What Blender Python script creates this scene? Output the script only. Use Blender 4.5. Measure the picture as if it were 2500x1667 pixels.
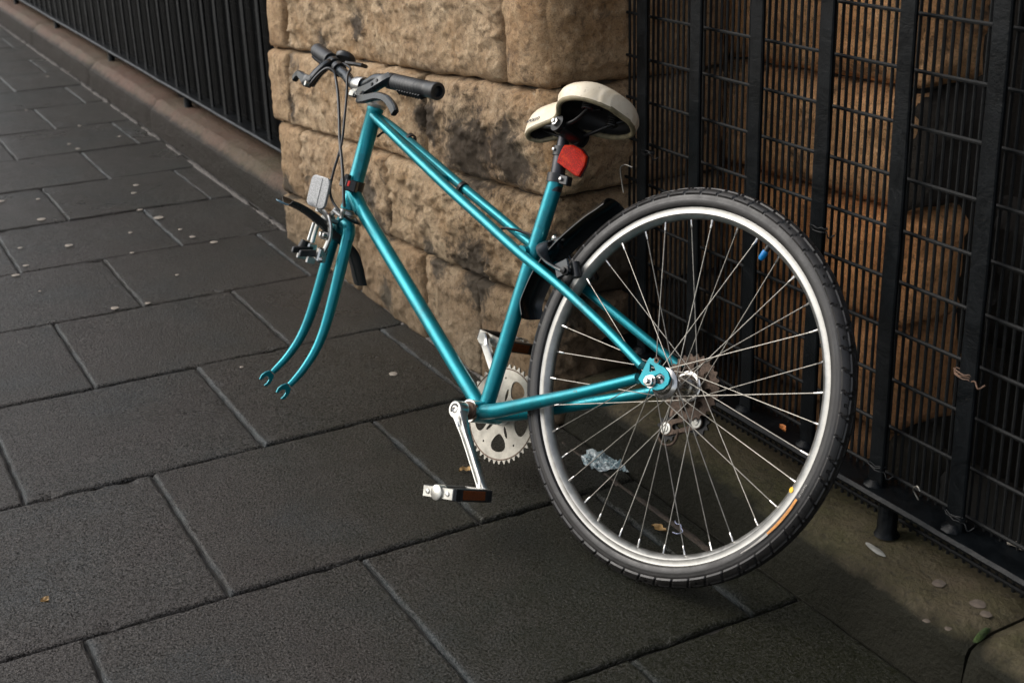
import bpy, math, random
from mathutils import Vector, Matrix, noise
R = math.radians
random.seed(7)
for o in list(bpy.data.objects): bpy.data.objects.remove(o)
S = bpy.context.scene
COL = S.collection

# ------------------------------------------------------------------ camera, sky, sun, exposure
cam_d = bpy.data.cameras.new('camera'); cam = bpy.data.objects.new('camera', cam_d); COL.objects.link(cam)
cam_d.sensor_width = 36; cam_d.lens = 47.014; cam_d.clip_start = .05; cam_d.clip_end = 400
right = Vector((.47797953, .87801955, -.02484422)); down = Vector((.31171693, -.1960013, -.92973977)); fwd = Vector((-.8211992, .43665222, -.36737817))
cam.matrix_world = Matrix.Translation((0, 0, 1.1535)) @ Matrix((right, -down, -fwd)).transposed().to_4x4()
cam_d.dof.use_dof = True; cam_d.dof.focus_distance = 2.3; cam_d.dof.aperture_fstop = 8
S.camera = cam

SUN_EL, SUN_AZ = R(40), R(218)          # azimuth clockwise from +y: the light comes over the viewer's left shoulder
W = bpy.data.worlds.new('World'); S.world = W; W.use_nodes = True
wn = W.node_tree.nodes; wl = W.node_tree.links; wn.clear()
sky = wn.new('ShaderNodeTexSky'); sky.sky_type = 'NISHITA'; sky.sun_disc = False
sky.sun_elevation = SUN_EL; sky.sun_rotation = SUN_AZ; sky.air_density = 1.0; sky.dust_density = 3.0
hsv = wn.new('ShaderNodeHueSaturation'); hsv.inputs['Saturation'].default_value = .42
bg = wn.new('ShaderNodeBackground'); bg.inputs['Strength'].default_value = .15
wo = wn.new('ShaderNodeOutputWorld')
wl.new(sky.outputs[0], hsv.inputs['Color']); wl.new(hsv.outputs[0], bg.inputs[0]); wl.new(bg.outputs[0], wo.inputs[0])
sd = bpy.data.lights.new('sun', 'SUN'); sd.energy = 1.15; sd.angle = R(60); sd.color = (1, .955, .89)
sun = bpy.data.objects.new('sun', sd); COL.objects.link(sun)
sdir = Vector((math.sin(SUN_AZ)*math.cos(SUN_EL), math.cos(SUN_AZ)*math.cos(SUN_EL), math.sin(SUN_EL)))
sun.rotation_euler = sdir.to_track_quat('Z', 'Y').to_euler()
S.view_settings.view_transform = 'Standard'; S.view_settings.look = 'None'
S.view_settings.exposure = 0.52; S.view_settings.gamma = 1; S.view_settings.use_curve_mapping = False

# ------------------------------------------------------------------ helpers
def tag(o, label=None, cat=None, group=None, kind=None):
    if label: o['label'] = label
    if cat: o['category'] = cat
    if group: o['group'] = group
    if kind: o['kind'] = kind
    return o
def empty(name, loc=(0, 0, 0)):
    o = bpy.data.objects.new(name, None); o.location = loc; o.empty_display_size = .1; COL.objects.link(o); return o
def mesh(name, vs, fs, mat=None, parent=None, smooth=True, loc=None):
    me = bpy.data.meshes.new(name); me.from_pydata([tuple(v) for v in vs], [], fs); me.update()
    if smooth: me.polygons.foreach_set('use_smooth', [True]*len(me.polygons))
    if mat: me.materials.append(mat)
    o = bpy.data.objects.new(name, me); COL.objects.link(o)
    if parent: o.parent = parent
    if loc: o.location = loc
    return o
def sharpen(o, a=32):
    try: o.data.set_sharp_from_angle(angle=R(a))
    except Exception: pass
    return o
class MB:
    def __init__(s): s.v = []; s.f = []
    def add(s, vs, fs):
        b = len(s.v); s.v += [Vector(v) for v in vs]; s.f += [tuple(i+b for i in f) for f in fs]; return s
    def build(s, name, mat, parent=None, smooth=True, auto=35):
        o = mesh(name, s.v, s.f, mat, parent, smooth)
        if smooth and auto:
            try: o.data.set_sharp_from_angle(angle=R(auto))
            except Exception: pass
        return o
def catmull(P, n=6):
    P = [Vector(p) for p in P]; out = []
    for i in range(len(P)-1):
        a = P[max(i-1, 0)]; b = P[i]; c = P[i+1]; d = P[min(i+2, len(P)-1)]
        for k in range(n):
            t = k/n
            out.append(.5*((2*b)+(c-a)*t+(2*a-5*b+4*c-d)*t*t+(3*b-a-3*c+d)*t**3))
    out.append(P[-1]); return out
def lerp_list(L, n):
    out = []
    for i in range(n):
        t = i/(n-1)*(len(L)-1); k = min(int(t), len(L)-2); u = t-k
        out.append(L[k]*(1-u)+L[k+1]*u)
    return out
def tube(P, r, seg=14, cap=True, oval=None, ref=None):
    P = [Vector(p) for p in P]; n = len(P)
    rr = r if isinstance(r, (list, tuple)) else [r]*n
    if len(rr) != n: rr = lerp_list(list(rr), n)
    T = []
    for i in range(n):
        t = (P[min(i+1, n-1)]-P[max(i-1, 0)]); T.append(t.normalized())
    nrm = Vector(ref) if ref else T[0].orthogonal()
    nrm = (nrm-T[0]*nrm.dot(T[0])).normalized()
    vs = []; fs = []
    for i in range(n):
        nrm = (nrm-T[i]*nrm.dot(T[i])).normalized(); b = T[i].cross(nrm)
        for k in range(seg):
            a = 2*math.pi*k/seg
            vs.append(P[i]+nrm*math.cos(a)*rr[i]+b*math.sin(a)*rr[i]*(oval or 1))
    for i in range(n-1):
        for k in range(seg):
            k2 = (k+1) % seg
            fs.append((i*seg+k, i*seg+k2, (i+1)*seg+k2, (i+1)*seg+k))
    if cap:
        fs.append(tuple(range(seg-1, -1, -1))); fs.append(tuple((n-1)*seg+k for k in range(seg)))
    return vs, fs
def lathe(prof, O, ax, seg=32, closed=False, cap=False):
    """prof: list of (distance along axis, radius)"""
    O = Vector(O); ax = Vector(ax).normalized(); u_ = ax.orthogonal().normalized(); w_ = ax.cross(u_)
    vs = []; fs = []; n = len(prof)
    for (d, r) in prof:
        for k in range(seg):
            a = 2*math.pi*k/seg
            vs.append(O+ax*d+(u_*math.cos(a)+w_*math.sin(a))*r)
    for i in range(n if closed else n-1):
        j = (i+1) % n
        for k in range(seg):
            k2 = (k+1) % seg
            fs.append((i*seg+k, i*seg+k2, j*seg+k2, j*seg+k))
    if cap: fs.append(tuple(range(seg-1, -1, -1))); fs.append(tuple((n-1)*seg+k for k in range(seg)))
    return vs, fs
def box(c, hx, hy, hz, X=(1, 0, 0), Y=(0, 1, 0), Z=(0, 0, 1), ch=0):
    c = Vector(c); X = Vector(X).normalized(); Y = Vector(Y).normalized(); Z = Vector(Z).normalized()
    if not ch:
        vs = [c+X*sx*hx+Y*sy*hy+Z*sz*hz for sx in (-1, 1) for sy in (-1, 1) for sz in (-1, 1)]
        return vs, [(0, 1, 3, 2), (4, 6, 7, 5), (0, 4, 5, 1), (2, 3, 7, 6), (0, 2, 6, 4), (1, 5, 7, 3)]
    vs = []; 
    def ring(h, ix):
        a, b = hx-ix, hy-ix; k = ch
        pts = [(-a+k, -b), (a-k, -b), (a, -b+k), (a, b-k), (a-k, b), (-a+k, b), (-a, b-k), (-a, -b+k)]
        return [c+X*p+Y*q+Z*h for p, q in pts]
    for h, ix in ((-hz, ch), (-hz+ch, 0), (hz-ch, 0), (hz, ch)): vs += ring(h, ix)
    fs = [tuple(range(7, -1, -1)), tuple(24+i for i in range(8))]
    for r_ in range(3):
        for k in range(8):
            k2 = (k+1) % 8; fs.append((r_*8+k, r_*8+k2, (r_+1)*8+k2, (r_+1)*8+k))
    return vs, fs
def plate(loops, thick, M=None, bev=.0006):
    """2D outlines (first the outer one, then holes) extruded to a solid plate; M maps (x,y,z) to the parent space"""
    cu = bpy.data.curves.new('tmp', 'CURVE'); cu.dimensions = '2D'; cu.fill_mode = 'BOTH'
    cu.extrude = max(thick/2-bev, 1e-5); cu.bevel_depth = bev; cu.bevel_resolution = 1; cu.offset = -bev
    for L in loops:
        sp = cu.splines.new('POLY'); sp.points.add(len(L)-1); sp.use_cyclic_u = True
        for p, q in zip(sp.points, L): p.co = (q[0], q[1], 0, 1)
    o = bpy.data.objects.new('tmp', cu); COL.objects.link(o)
    me = bpy.data.meshes.new_from_object(o)
    vs = [v.co.copy() for v in me.vertices]; fs = [tuple(p.vertices) for p in me.polygons]
    bpy.data.objects.remove(o); bpy.data.curves.remove(cu); bpy.data.meshes.remove(me)
    if M: vs = [M @ v for v in vs]
    return vs, fs
def frameM(O, X, Y):
    X = Vector(X).normalized(); Y = Vector(Y); Y = (Y-X*Y.dot(X)).normalized(); Z = X.cross(Y)
    return Matrix.Translation(O) @ Matrix((X, Y, Z)).transposed().to_4x4()
def text_mesh(txt, size, M, ext=.0002, shear=0):
    cu = bpy.data.curves.new('tmp', 'FONT'); cu.body = txt; cu.size = size; cu.extrude = ext; cu.align_x = 'CENTER'; cu.align_y = 'CENTER'; cu.shear = shear
    o = bpy.data.objects.new('tmp', cu); COL.objects.link(o); me = bpy.data.meshes.new_from_object(o)
    vs = [M @ v.co for v in me.vertices]; fs = [tuple(p.vertices) for p in me.polygons]
    bpy.data.objects.remove(o); bpy.data.curves.remove(cu); bpy.data.meshes.remove(me)
    return vs, fs

# ------------------------------------------------------------------ materials
class NT:
    def __init__(s, name):
        s.m = bpy.data.materials.new(name); s.m.use_nodes = True; s.t = s.m.node_tree; s.n = s.t.nodes; s.l = s.t.links
        s.b = s.n['Principled BSDF']; s.tc = s.n.new('ShaderNodeTexCoord'); s._geo = None
    def set(s, **k):
        for a, v in k.items(): s.b.inputs[a.replace('_', ' ')].default_value = v
        return s
    def noise(s, scale, detail=4, rough=.6, dist=0, vec=None, stretch=None):
        v = vec or s.tc.outputs['Object']
        if stretch:
            mp = s.n.new('ShaderNodeMapping'); mp.inputs['Scale'].default_value = stretch; s.l.new(v, mp.inputs[0]); v = mp.outputs[0]
        n = s.n.new('ShaderNodeTexNoise'); n.inputs['Scale'].default_value = scale; n.inputs['Detail'].default_value = detail
        n.inputs['Roughness'].default_value = rough; n.inputs['Distortion'].default_value = dist; s.l.new(v, n.inputs['Vector']); return n.outputs['Fac']
    def vor(s, scale, vec=None, feat='F1'):
        n = s.n.new('ShaderNodeTexVoronoi'); n.feature = feat; n.inputs['Scale'].default_value = scale; s.l.new(vec or s.tc.outputs['Object'], n.inputs['Vector']); return n.outputs['Distance']
    def ramp(s, fac, stops, interp='LINEAR'):
        n = s.n.new('ShaderNodeValToRGB'); n.color_ramp.interpolation = interp; e = n.color_ramp.elements
        while len(e) < len(stops): e.new(.5)
        for i, (p, c) in enumerate(stops):
            e[i].position = p; e[i].color = (c, c, c, 1) if isinstance(c, (int, float)) else tuple(c)+(1,)
        s.l.new(fac, n.inputs[0]); return n.outputs[0]
    def mix(s, fac, a, b, mode='MIX'):
        n = s.n.new('ShaderNodeMix'); n.data_type = 'RGBA'; n.blend_type = mode
        for sock, v in ((n.inputs[0], fac), (n.inputs[6], a), (n.inputs[7], b)):
            if hasattr(v, 'links'): s.l.new(v, sock)
            elif isinstance(v, (int, float)): sock.default_value = v if sock is n.inputs[0] else (v, v, v, 1)
            else: sock.default_value = tuple(v)+(1,)
        return n.outputs[2]
    def math(s, op, a, b=0.):
        n = s.n.new('ShaderNodeMath'); n.operation = op
        for sock, v in ((n.inputs[0], a), (n.inputs[1], b)):
            if hasattr(v, 'links'): s.l.new(v, sock)
            else: sock.default_value = v
        return n.outputs[0]
    def bump(s, h, strength=.5, dist=.002, prev=None):
        n = s.n.new('ShaderNodeBump'); 
        if hasattr(strength, 'links'): s.l.new(strength, n.inputs['Strength'])
        else: n.inputs['Strength'].default_value = strength
        n.inputs['Distance'].default_value = dist
        s.l.new(h, n.inputs['Height'])
        if prev: s.l.new(prev, n.inputs['Normal'])
        return n.outputs[0]
    def out(s, col=None, rough=None, nrm=None):
        if col is not None:
            if hasattr(col, 'links'): s.l.new(col, s.b.inputs['Base Color'])
            else: s.b.inputs['Base Color'].default_value = tuple(col)+(1,)
        if rough is not None:
            if hasattr(rough, 'links'): s.l.new(rough, s.b.inputs['Roughness'])
            else: s.b.inputs['Roughness'].default_value = rough
        if nrm: s.l.new(nrm, s.b.inputs['Normal'])
        return s.m
    def world(s):
        if not s._geo: s._geo = s.n.new('ShaderNodeNewGeometry')
        return s._geo.outputs['Position']
    def objrand(s):
        n = s.n.new('ShaderNodeObjectInfo'); return n.outputs['Random']
    def sep(s, v):
        n = s.n.new('ShaderNodeSeparateXYZ'); s.l.new(v, n.inputs[0]); return n.outputs

def simple(name, col, rough=.5, metal=0, nscale=0, nbump=.2, var=0, dist=.0006, **k):
    t = NT(name); t.set(Metallic=metal, **k); c = col
    if var:
        n = t.noise(nscale or 30, 5); c = t.mix(t.ramp(n, [(.35, 0), (.65, 1)]), [x*(1-var) for x in col], [min(1, x*(1+var)) for x in col])
    nr = t.bump(t.noise(nscale*3, 4), nbump, dist) if nscale else None
    rr = rough
    if nscale: rr = t.math('ADD', t.math('MULTIPLY', t.noise(nscale, 3), .3), rough-.15)
    return t.out(c, rr, nr)

def teal_paint():
    t = NT('teal_metallic_paint'); t.set(Metallic=.6, Coat_Weight=.3, Coat_Roughness=.1)
    n = t.noise(22, 6, .7); fine = t.noise(160, 3)
    col = t.mix(t.ramp(n, [(.4, 0), (.7, 1)]), (.0, .245, .295), (.001, .18, .22))
    chips = t.ramp(t.noise(55, 5, .8), [(.665, 0), (.685, 1)])
    grime = t.ramp(t.noise(9, 7, .75), [(.56, 0), (.72, 1)])
    col = t.mix(t.math('MULTIPLY', grime, .45), col, (.025, .035, .03))
    col = t.mix(t.math('MULTIPLY', chips, .8), col, (.10, .055, .03))
    h = t.math('SUBTRACT', t.math('MULTIPLY', fine, .3), chips)
    drops = t.ramp(t.vor(210), [(.0, 1), (.28, 0)])
    wet = t.math('MULTIPLY', drops, t.ramp(t.noise(35, 2), [(.5, 0), (.6, 1)]))
    nr = t.bump(h, .35, .0006); nr = t.bump(wet, .5, .0007, nr)
    return t.out(col, t.math('ADD', t.math('MULTIPLY', n, .2), .24), nr)
STAINS = [(-2.45, 1.2, .50, .15), (-2.25, 1.2, .53, .10), (-2.62, 1.2, .545, .07), (-2.98, 1.2, .30, .07), (-2.93, 1.2, .21, .06), (-2.42, 1.2, .25, .10), (-2.62, 1.2, .22, .06), (-3.50, 1.2, .42, .05), (-2.12, 1.33, .30, .16), (-2.12, 1.36, .12, .14), (-3.02, 1.2, .70, .05), (-3.25, 1.2, .62, .05), (-3.6, 1.2, .16, .06), (-2.9, 1.2, .05, .05)]
def stone_mat(name, dark=0, seed=0., tint=(1, 1, 1), blots=False):
    t = NT(name); w = t.world(); rnd = t.objrand()
    mp = t.n.new('ShaderNodeVectorMath'); mp.operation = 'ADD'; t.l.new(w, mp.inputs[0]); mp.inputs[1].default_value = (seed, seed*.7, seed*.3); v = mp.outputs[0]
    big = t.noise(3.2, 5, .6, .6, v); mid = t.noise(11, 7, .7, .3, v); fine = t.noise(70, 8, .75, .4, v); grit = t.noise(330, 4, .7, 0, v)
    T = lambda c: tuple(a*b for a, b in zip(c, tint))
    c = t.mix(t.ramp(big, [(.38, 0), (.62, 1)]), T((.41, .31, .20)), T((.37, .235, .115)))
    c = t.mix(t.math('MULTIPLY', rnd, .5), c, T((.33, .195, .095)))
    c = t.mix(t.ramp(mid, [(.42, 0), (.66, .8)]), c, T((.53, .41, .27)))
    c = t.mix(t.ramp(fine, [(.36, .75), (.48, 0)]), c, T((.12, .08, .05)))
    c = t.mix(t.ramp(grit, [(.36, .6), (.5, 0)]), c, T((.13, .088, .052)))
    c = t.mix(t.ramp(fine, [(.55, 0), (.68, .6)]), c, T((.62, .53, .40)))
    sfac = t.ramp(t.noise(4.3, 8, .68, .9, v), [(.58-.16*dark, 0), (.66-.12*dark, 1)])
    if blots:
        for (bx, by, bz, br) in STAINS:
            d = t.n.new('ShaderNodeVectorMath'); d.operation = 'DISTANCE'; t.l.new(w, d.inputs[0]); d.inputs[1].default_value = (bx, by, bz)
            q = t.math('ADD', t.math('DIVIDE', d.outputs['Value'], br), t.math('MULTIPLY', t.math('SUBTRACT', mid, .5), 2.4)); q = t.math('ADD', q, t.math('MULTIPLY', t.math('SUBTRACT', fine, .5), 1.2))
            sfac = t.math('MAXIMUM', sfac, t.ramp(q, [(.55, 1), (1.0, 0)]))
    soot = t.math('MULTIPLY', sfac, .86)
    c = t.mix(soot, c, (.035, .027, .019))
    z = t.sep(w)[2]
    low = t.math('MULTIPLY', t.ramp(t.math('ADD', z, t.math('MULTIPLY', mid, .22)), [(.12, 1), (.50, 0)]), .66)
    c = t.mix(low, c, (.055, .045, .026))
    nr = t.bump(mid, .5, .012); nr = t.bump(fine, 1.0, .011, nr); nr = t.bump(grit, .8, .002, nr)
    return t.out(c, .85, nr)
def slab_mat():
    t = NT('wet_concrete_slab'); an = t.n.new('ShaderNodeAttribute'); an.attribute_name = 'worn_sheen'; worn_sheen = an.outputs['Fac']; w = t.world(); s_ = t.sep(w); rnd = t.objrand()
    grain = t.noise(235, 4, .75, .3, w); grain2 = t.noise(430, 3, .7, 0, w); hue = t.noise(3.3, 4, .6, .2, w); big = t.noise(2.1, 6, .62, .4, w); mid = t.noise(14, 5, .6, 0, w)
    c = t.mix(t.ramp(big, [(.36, 0), (.64, 1)]), (.044, .036, .028), (.070, .058, .046))
    c = t.mix(t.math('MULTIPLY', rnd, .6), c, (.030, .031, .028))
    c = t.mix(t.ramp(hue, [(.45, 0), (.62, .6)]), c, (.062, .045, .038))
    c = t.mix(t.ramp(hue, [(.36, .5), (.46, 0)]), c, (.034, .046, .050))
    c = t.mix(t.ramp(grain, [(.43, .88), (.52, 0)]), c, (.006, .0055, .005))
    c = t.mix(t.ramp(grain2, [(.52, 0), (.585, .9)]), c, (.175, .158, .138))
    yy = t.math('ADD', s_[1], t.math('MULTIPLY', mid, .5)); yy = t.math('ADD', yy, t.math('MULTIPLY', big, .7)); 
    damp_shade = t.ramp(t.math('SUBTRACT', yy, .70), [(.42, 0), (.80, 1)])
    xx = t.ramp(t.math('MULTIPLY', t.math('ADD', s_[0], 3.6), .3), [(.15, .25), (.75, 1)])  # darker toward the right: street shade painted in with the kerb damp
    c = t.mix(t.math('MULTIPLY', t.math('MULTIPLY', damp_shade, xx), .88), c, (.012, .0145, .0035))
    c = t.mix(t.math('MULTIPLY', worn_sheen, .55), c, (.085, .100, .106))  # sky sheen on the smooth-worn front edge, painted as a pale blue tint
    speck = t.ramp(t.vor(46, w), [(.035, 1), (.055, 0)]); speck = t.math('MULTIPLY', speck, t.ramp(t.noise(9, 2, .5, 0, w), [(.56, 0), (.6, 1)]))
    c = t.mix(t.math('MULTIPLY', speck, .55), c, (.35, .32, .27))
    pits = t.ramp(t.vor(170, w), [(.0, 0), (.55, 1)])
    hh = t.math('ADD', t.math('MULTIPLY', t.ramp(grain, [(.36, 0), (.64, 1)]), .45), t.math('MULTIPLY', pits, .30))
    nr = t.bump(mid, .4, .006); nr = t.bump(hh, t.math('SUBTRACT', 1.0, t.math('MULTIPLY', worn_sheen, .6)), .011, nr); nr = t.bump(t.ramp(grain2, [(.35, 0), (.65, 1)]), .9, .002, nr)
    ro = t.ramp(big, [(.35, .26), (.65, .42)])
    t.l.new(t.ramp(grain, [(.42, .08), (.60, .74)]), t.b.inputs['Specular IOR Level'])
    return t.out(c, ro, nr)
def kerb_mat():
    t = NT('worn_kerb_sandstone'); w = t.world(); s_ = t.sep(w)
    big = t.noise(3, 6, .65, .5, w); fine = t.noise(90, 7, .7, .2, w); mid = t.noise(16, 6, .65, .3, w)
    xs = t.ramp(t.math('MULTIPLY', t.math('ADD', s_[0], 6.5), .18), [(.25, 1), (.75, 0)])
    c = t.mix(xs, (.078, .060, .038), (.105, .060, .041))
    c = t.mix(t.ramp(big, [(.4, 0), (.62, .9)]), c, t.mix(xs, (.055, .053, .022), (.090, .068, .044)))
    c = t.mix(t.ramp(mid, [(.45, 0), (.7, .6)]), c, t.mix(xs, (.095, .078, .052), (.12, .082, .062)))
    c = t.mix(t.ramp(fine, [(.34, .7), (.5, 0)]), c, (.03, .025, .018))
    lowz = t.ramp(t.math('ADD', s_[2], t.math('MULTIPLY', t.math('SUBTRACT', mid, .5), .03)), [(.086, 1), (.101, 0)])  # dark upright face: its lack of light painted in over mossy stone
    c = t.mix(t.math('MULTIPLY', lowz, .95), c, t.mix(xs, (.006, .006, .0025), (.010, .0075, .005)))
    nr = t.bump(mid, .8, .010); nr = t.bump(fine, 1., .006, nr)
    t.set(**{'Specular_IOR_Level': .2})
    return t.out(c, .7, nr)
def iron_mat():
    t = NT('black_gloss_iron_paint'); w = t.world(); n = t.noise(20, 7, .7, .4, w); f_ = t.noise(160, 6, .7, 0, w)
    c = t.mix(t.ramp(n, [(.4, 0), (.7, 1)]), (.0012, .0019, .0025), (.0032, .0046, .0058))
    c = t.mix(t.ramp(f_, [(.66, 0), (.74, .5)]), c, (.07, .06, .05))
    nr = t.bump(n, .5, .004); nr = t.bump(f_, .5, .0012, nr)
    t.set(**{'Specular_IOR_Level': .18})
    return t.out(c, t.ramp(n, [(.35, .28), (.65, .5)]), nr)
M = {}
M['teal'] = teal_paint()
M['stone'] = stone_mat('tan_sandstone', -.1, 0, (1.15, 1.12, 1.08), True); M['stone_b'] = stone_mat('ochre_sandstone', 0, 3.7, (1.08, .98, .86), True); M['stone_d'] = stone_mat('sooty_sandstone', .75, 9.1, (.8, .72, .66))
M['stone_bg'] = stone_mat('brown_back_sandstone', .15, 5.3, (2.0, 1.5, 1.08)); M['stone_blk'] = stone_mat('black_crust_and_shade_stone', 3, 2.2, (.2, .2, .2))
M['stone_o'] = stone_mat('orange_sandstone', -.5, 1.7, (2.0, 1.3, .80))
M['mortar'] = simple('dark_lime_mortar', (.06, .045, .03), .95, 0, 40, .8, .35, .004)
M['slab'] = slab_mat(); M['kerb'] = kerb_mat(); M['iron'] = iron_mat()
M['wire'] = simple('dusty_black_wire', (.0065, .007, .007), .6, 0, 120, .5, .4, .0015, **{'Specular_IOR_Level': .2}); M['grout'] = simple('damp_joint_sand', (.020, .017, .013), .8, 0, 60, .8, .4, .003)
M['alu'] = simple('brushed_aluminium', (.52, .52, .50), .30, 1, 40, .15, .12)
M['rim'] = simple('weathered_rim_aluminium', (.34, .335, .315), .40, .85, 60, .18, .14, .0004)
M['alu_dull'] = simple('oxidised_aluminium', (.50, .49, .45), .42, .9, 50, .25, .25)
M['ring'] = simple('dull_grey_steel_ring', (.34, .32, .275), .5, .6, 60, .25, .25)
M['chrome'] = simple('pitted_chrome', (.62, .60, .57), .2, 1, 70, .15, .2)
M['steel'] = simple('dull_spoke_steel', (.27, .255, .225), .45, .9, 90, .2, .25)
M['rust'] = simple('rusty_drivetrain_steel', (.085, .06, .045), .55, .7, 120, .5, .5, .001)
M['rustlip'] = simple('rust_stained_edge', (.12, .07, .045), .7, .3, 90, .4, .4)
M['black'] = simple('black_plastic', (.012, .013, .014), .38, 0, 60, .15, .3)
M['satin'] = simple('satin_black_enamel', (.012, .017, .021), .26, .2, 30, .08, .2)
M['grip'] = simple('ribbed_grip_rubber', (.014, .016, .018), .45, 0, 90, .3, .25)
M['cable'] = simple('cable_housing', (.012, .012, .013), .35)
M['dark'] = simple('greasy_dark_metal', (.010, .010, .010), .4, .5, 60, .3, .4)
M['undershell'] = simple('saddle_underside_plastic', (.006, .005, .005), .6)  # even near-black plastic inside the saddle
M['post'] = simple('dark_grey_seat_post', (.05, .05, .055), .38, .6, 50, .2, .3)
M['reflw'] = None
def tyre_mat():
    t = NT('dusty_tyre_rubber'); n = t.noise(25, 6, .7); f_ = t.noise(220, 4, .7)
    c = t.mix(t.ramp(n, [(.35, 0), (.7, 1)]), (.006, .0055, .005), (.017, .015, .014))
    c = t.mix(t.ramp(f_, [(.62, 0), (.7, .35)]), c, (.10, .09, .08))
    nr = t.bump(f_, .35, .0008)
    return t.out(c, t.ramp(n, [(.35, .32), (.65, .55)]), nr)
M['tyre'] = tyre_mat()
def cream():
    t = NT('scuffed_cream_vinyl'); n = t.noise(18, 6, .7, .4); f_ = t.noise(120, 5, .8)
    c = t.mix(t.ramp(n, [(.40, 0), (.66, 1)]), (.74, .65, .50), (.62, .51, .34))
    c = t.mix(t.ramp(t.noise(42, 6, .8, .6), [(.60, 0), (.68, .65)]), c, (.20, .14, .075))
    c = t.mix(t.ramp(f_, [(.64, 0), (.70, .5)]), c, (.12, .085, .05))
    return t.out(c, .42, t.bump(f_, .15, .0004))
M['cream'] = cream(); M['piping'] = simple('mossy_grey_saddle_edge', (.20, .165, .095), .6, 0, 60, .3, .35)
def reflector(name, col, scale, coat=1.):
    t = NT(name); t.set(Coat_Weight=coat, Coat_Roughness=.15)
    w = t.n.new('ShaderNodeTexWave'); w.wave_type = 'BANDS'; w.bands_direction = 'DIAGONAL'; w.inputs['Scale'].default_value = scale; t.l.new(t.tc.outputs['Object'], w.inputs[0])
    v = t.vor(scale*2.2); h = t.math('ADD', w.outputs['Fac'], v)
    c = t.mix(t.ramp(v, [(.1, 1), (.6, 0)]), [x*.5 for x in col], col)
    if col[0] > .5: c = t.mix(t.ramp(t.noise(55, 3, .6, 0, None, (1, .12, 1)), [(.50, 0), (.66, .6)]), c, (.85, .075, .012))
    t.set(**{'Specular_IOR_Level': .5 if coat > .5 else .18})
    return t.out(c, .25 if coat > .5 else .42, t.bump(h, .8, .001))
M['reflr'] = reflector('red_prism_reflector', (.80, .018, .003), 190, .0); M['reflc'] = reflector('clear_prism_reflector', (.42, .43, .43), 200)
M['refla'] = reflector('amber_prism_reflector', (.24, .055, .006), 260, .2)
M['red'] = simple('red_plastic', (.75, .02, .008), .3); M['blue'] = simple('blue_valve_cap', (.0, .17, .45), .35)
M['yellow'] = simple('yellow_sticker', (.85, .48, .02), .45); M['orange'] = simple('orange_sidewall_print', (.50, .20, .03), .5, 0, 90, .1, .35)
M['greyprint'] = simple('worn_grey_print', (.33, .31, .28), .5, 0, 90, .1, .3); M['ink'] = simple('black_print', (.015, .015, .02), .5)
M['guard'] = simple('glossy_black_mudguard', (.008, .010, .011), .22, 0, 25, .1, .3)
M['guardtip'] = simple('blue_grey_mudguard_flap', (.13, .27, .36), .3)
M['gum'] = simple('trodden_gum', (.23, .20, .165), .8, 0, 60, .4, .25)
M['lichen'] = simple('pinkish_lichen', (.095, .075, .058), .9, 0, 60, .4, .3); M['leaf'] = simple('dry_brown_leaf', (.28, .17, .06), .7, 0, 90, .4, .4); M['leafo'] = simple('orange_leaf_scrap', (.5, .17, .04), .7, 0, 90, .4, .3)
M['moss'] = simple('green_moss', (.022, .040, .006), .95, 0, 80, .9, .5, .004)
M['thread'] = simple('pale_blue_thread', (.42, .45, .62), .6); M['white'] = simple('white_paint_splash', (.24, .235, .21), .7, 0, 60, .3, .3)
def film():
    t = NT('crumpled_clear_film'); t.set(Transmission_Weight=.15, Alpha=.8, IOR=1.45)
    n = t.vor(70, feat='F1'); n2 = t.noise(60, 5, .7, 1.5)
    c = t.mix(t.ramp(n2, [(.4, 0), (.62, 1)]), (.20, .32, .36), (.80, .86, .86))
    return t.out(c, .12, t.bump(n, .9, .004))
M['film'] = film()

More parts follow.
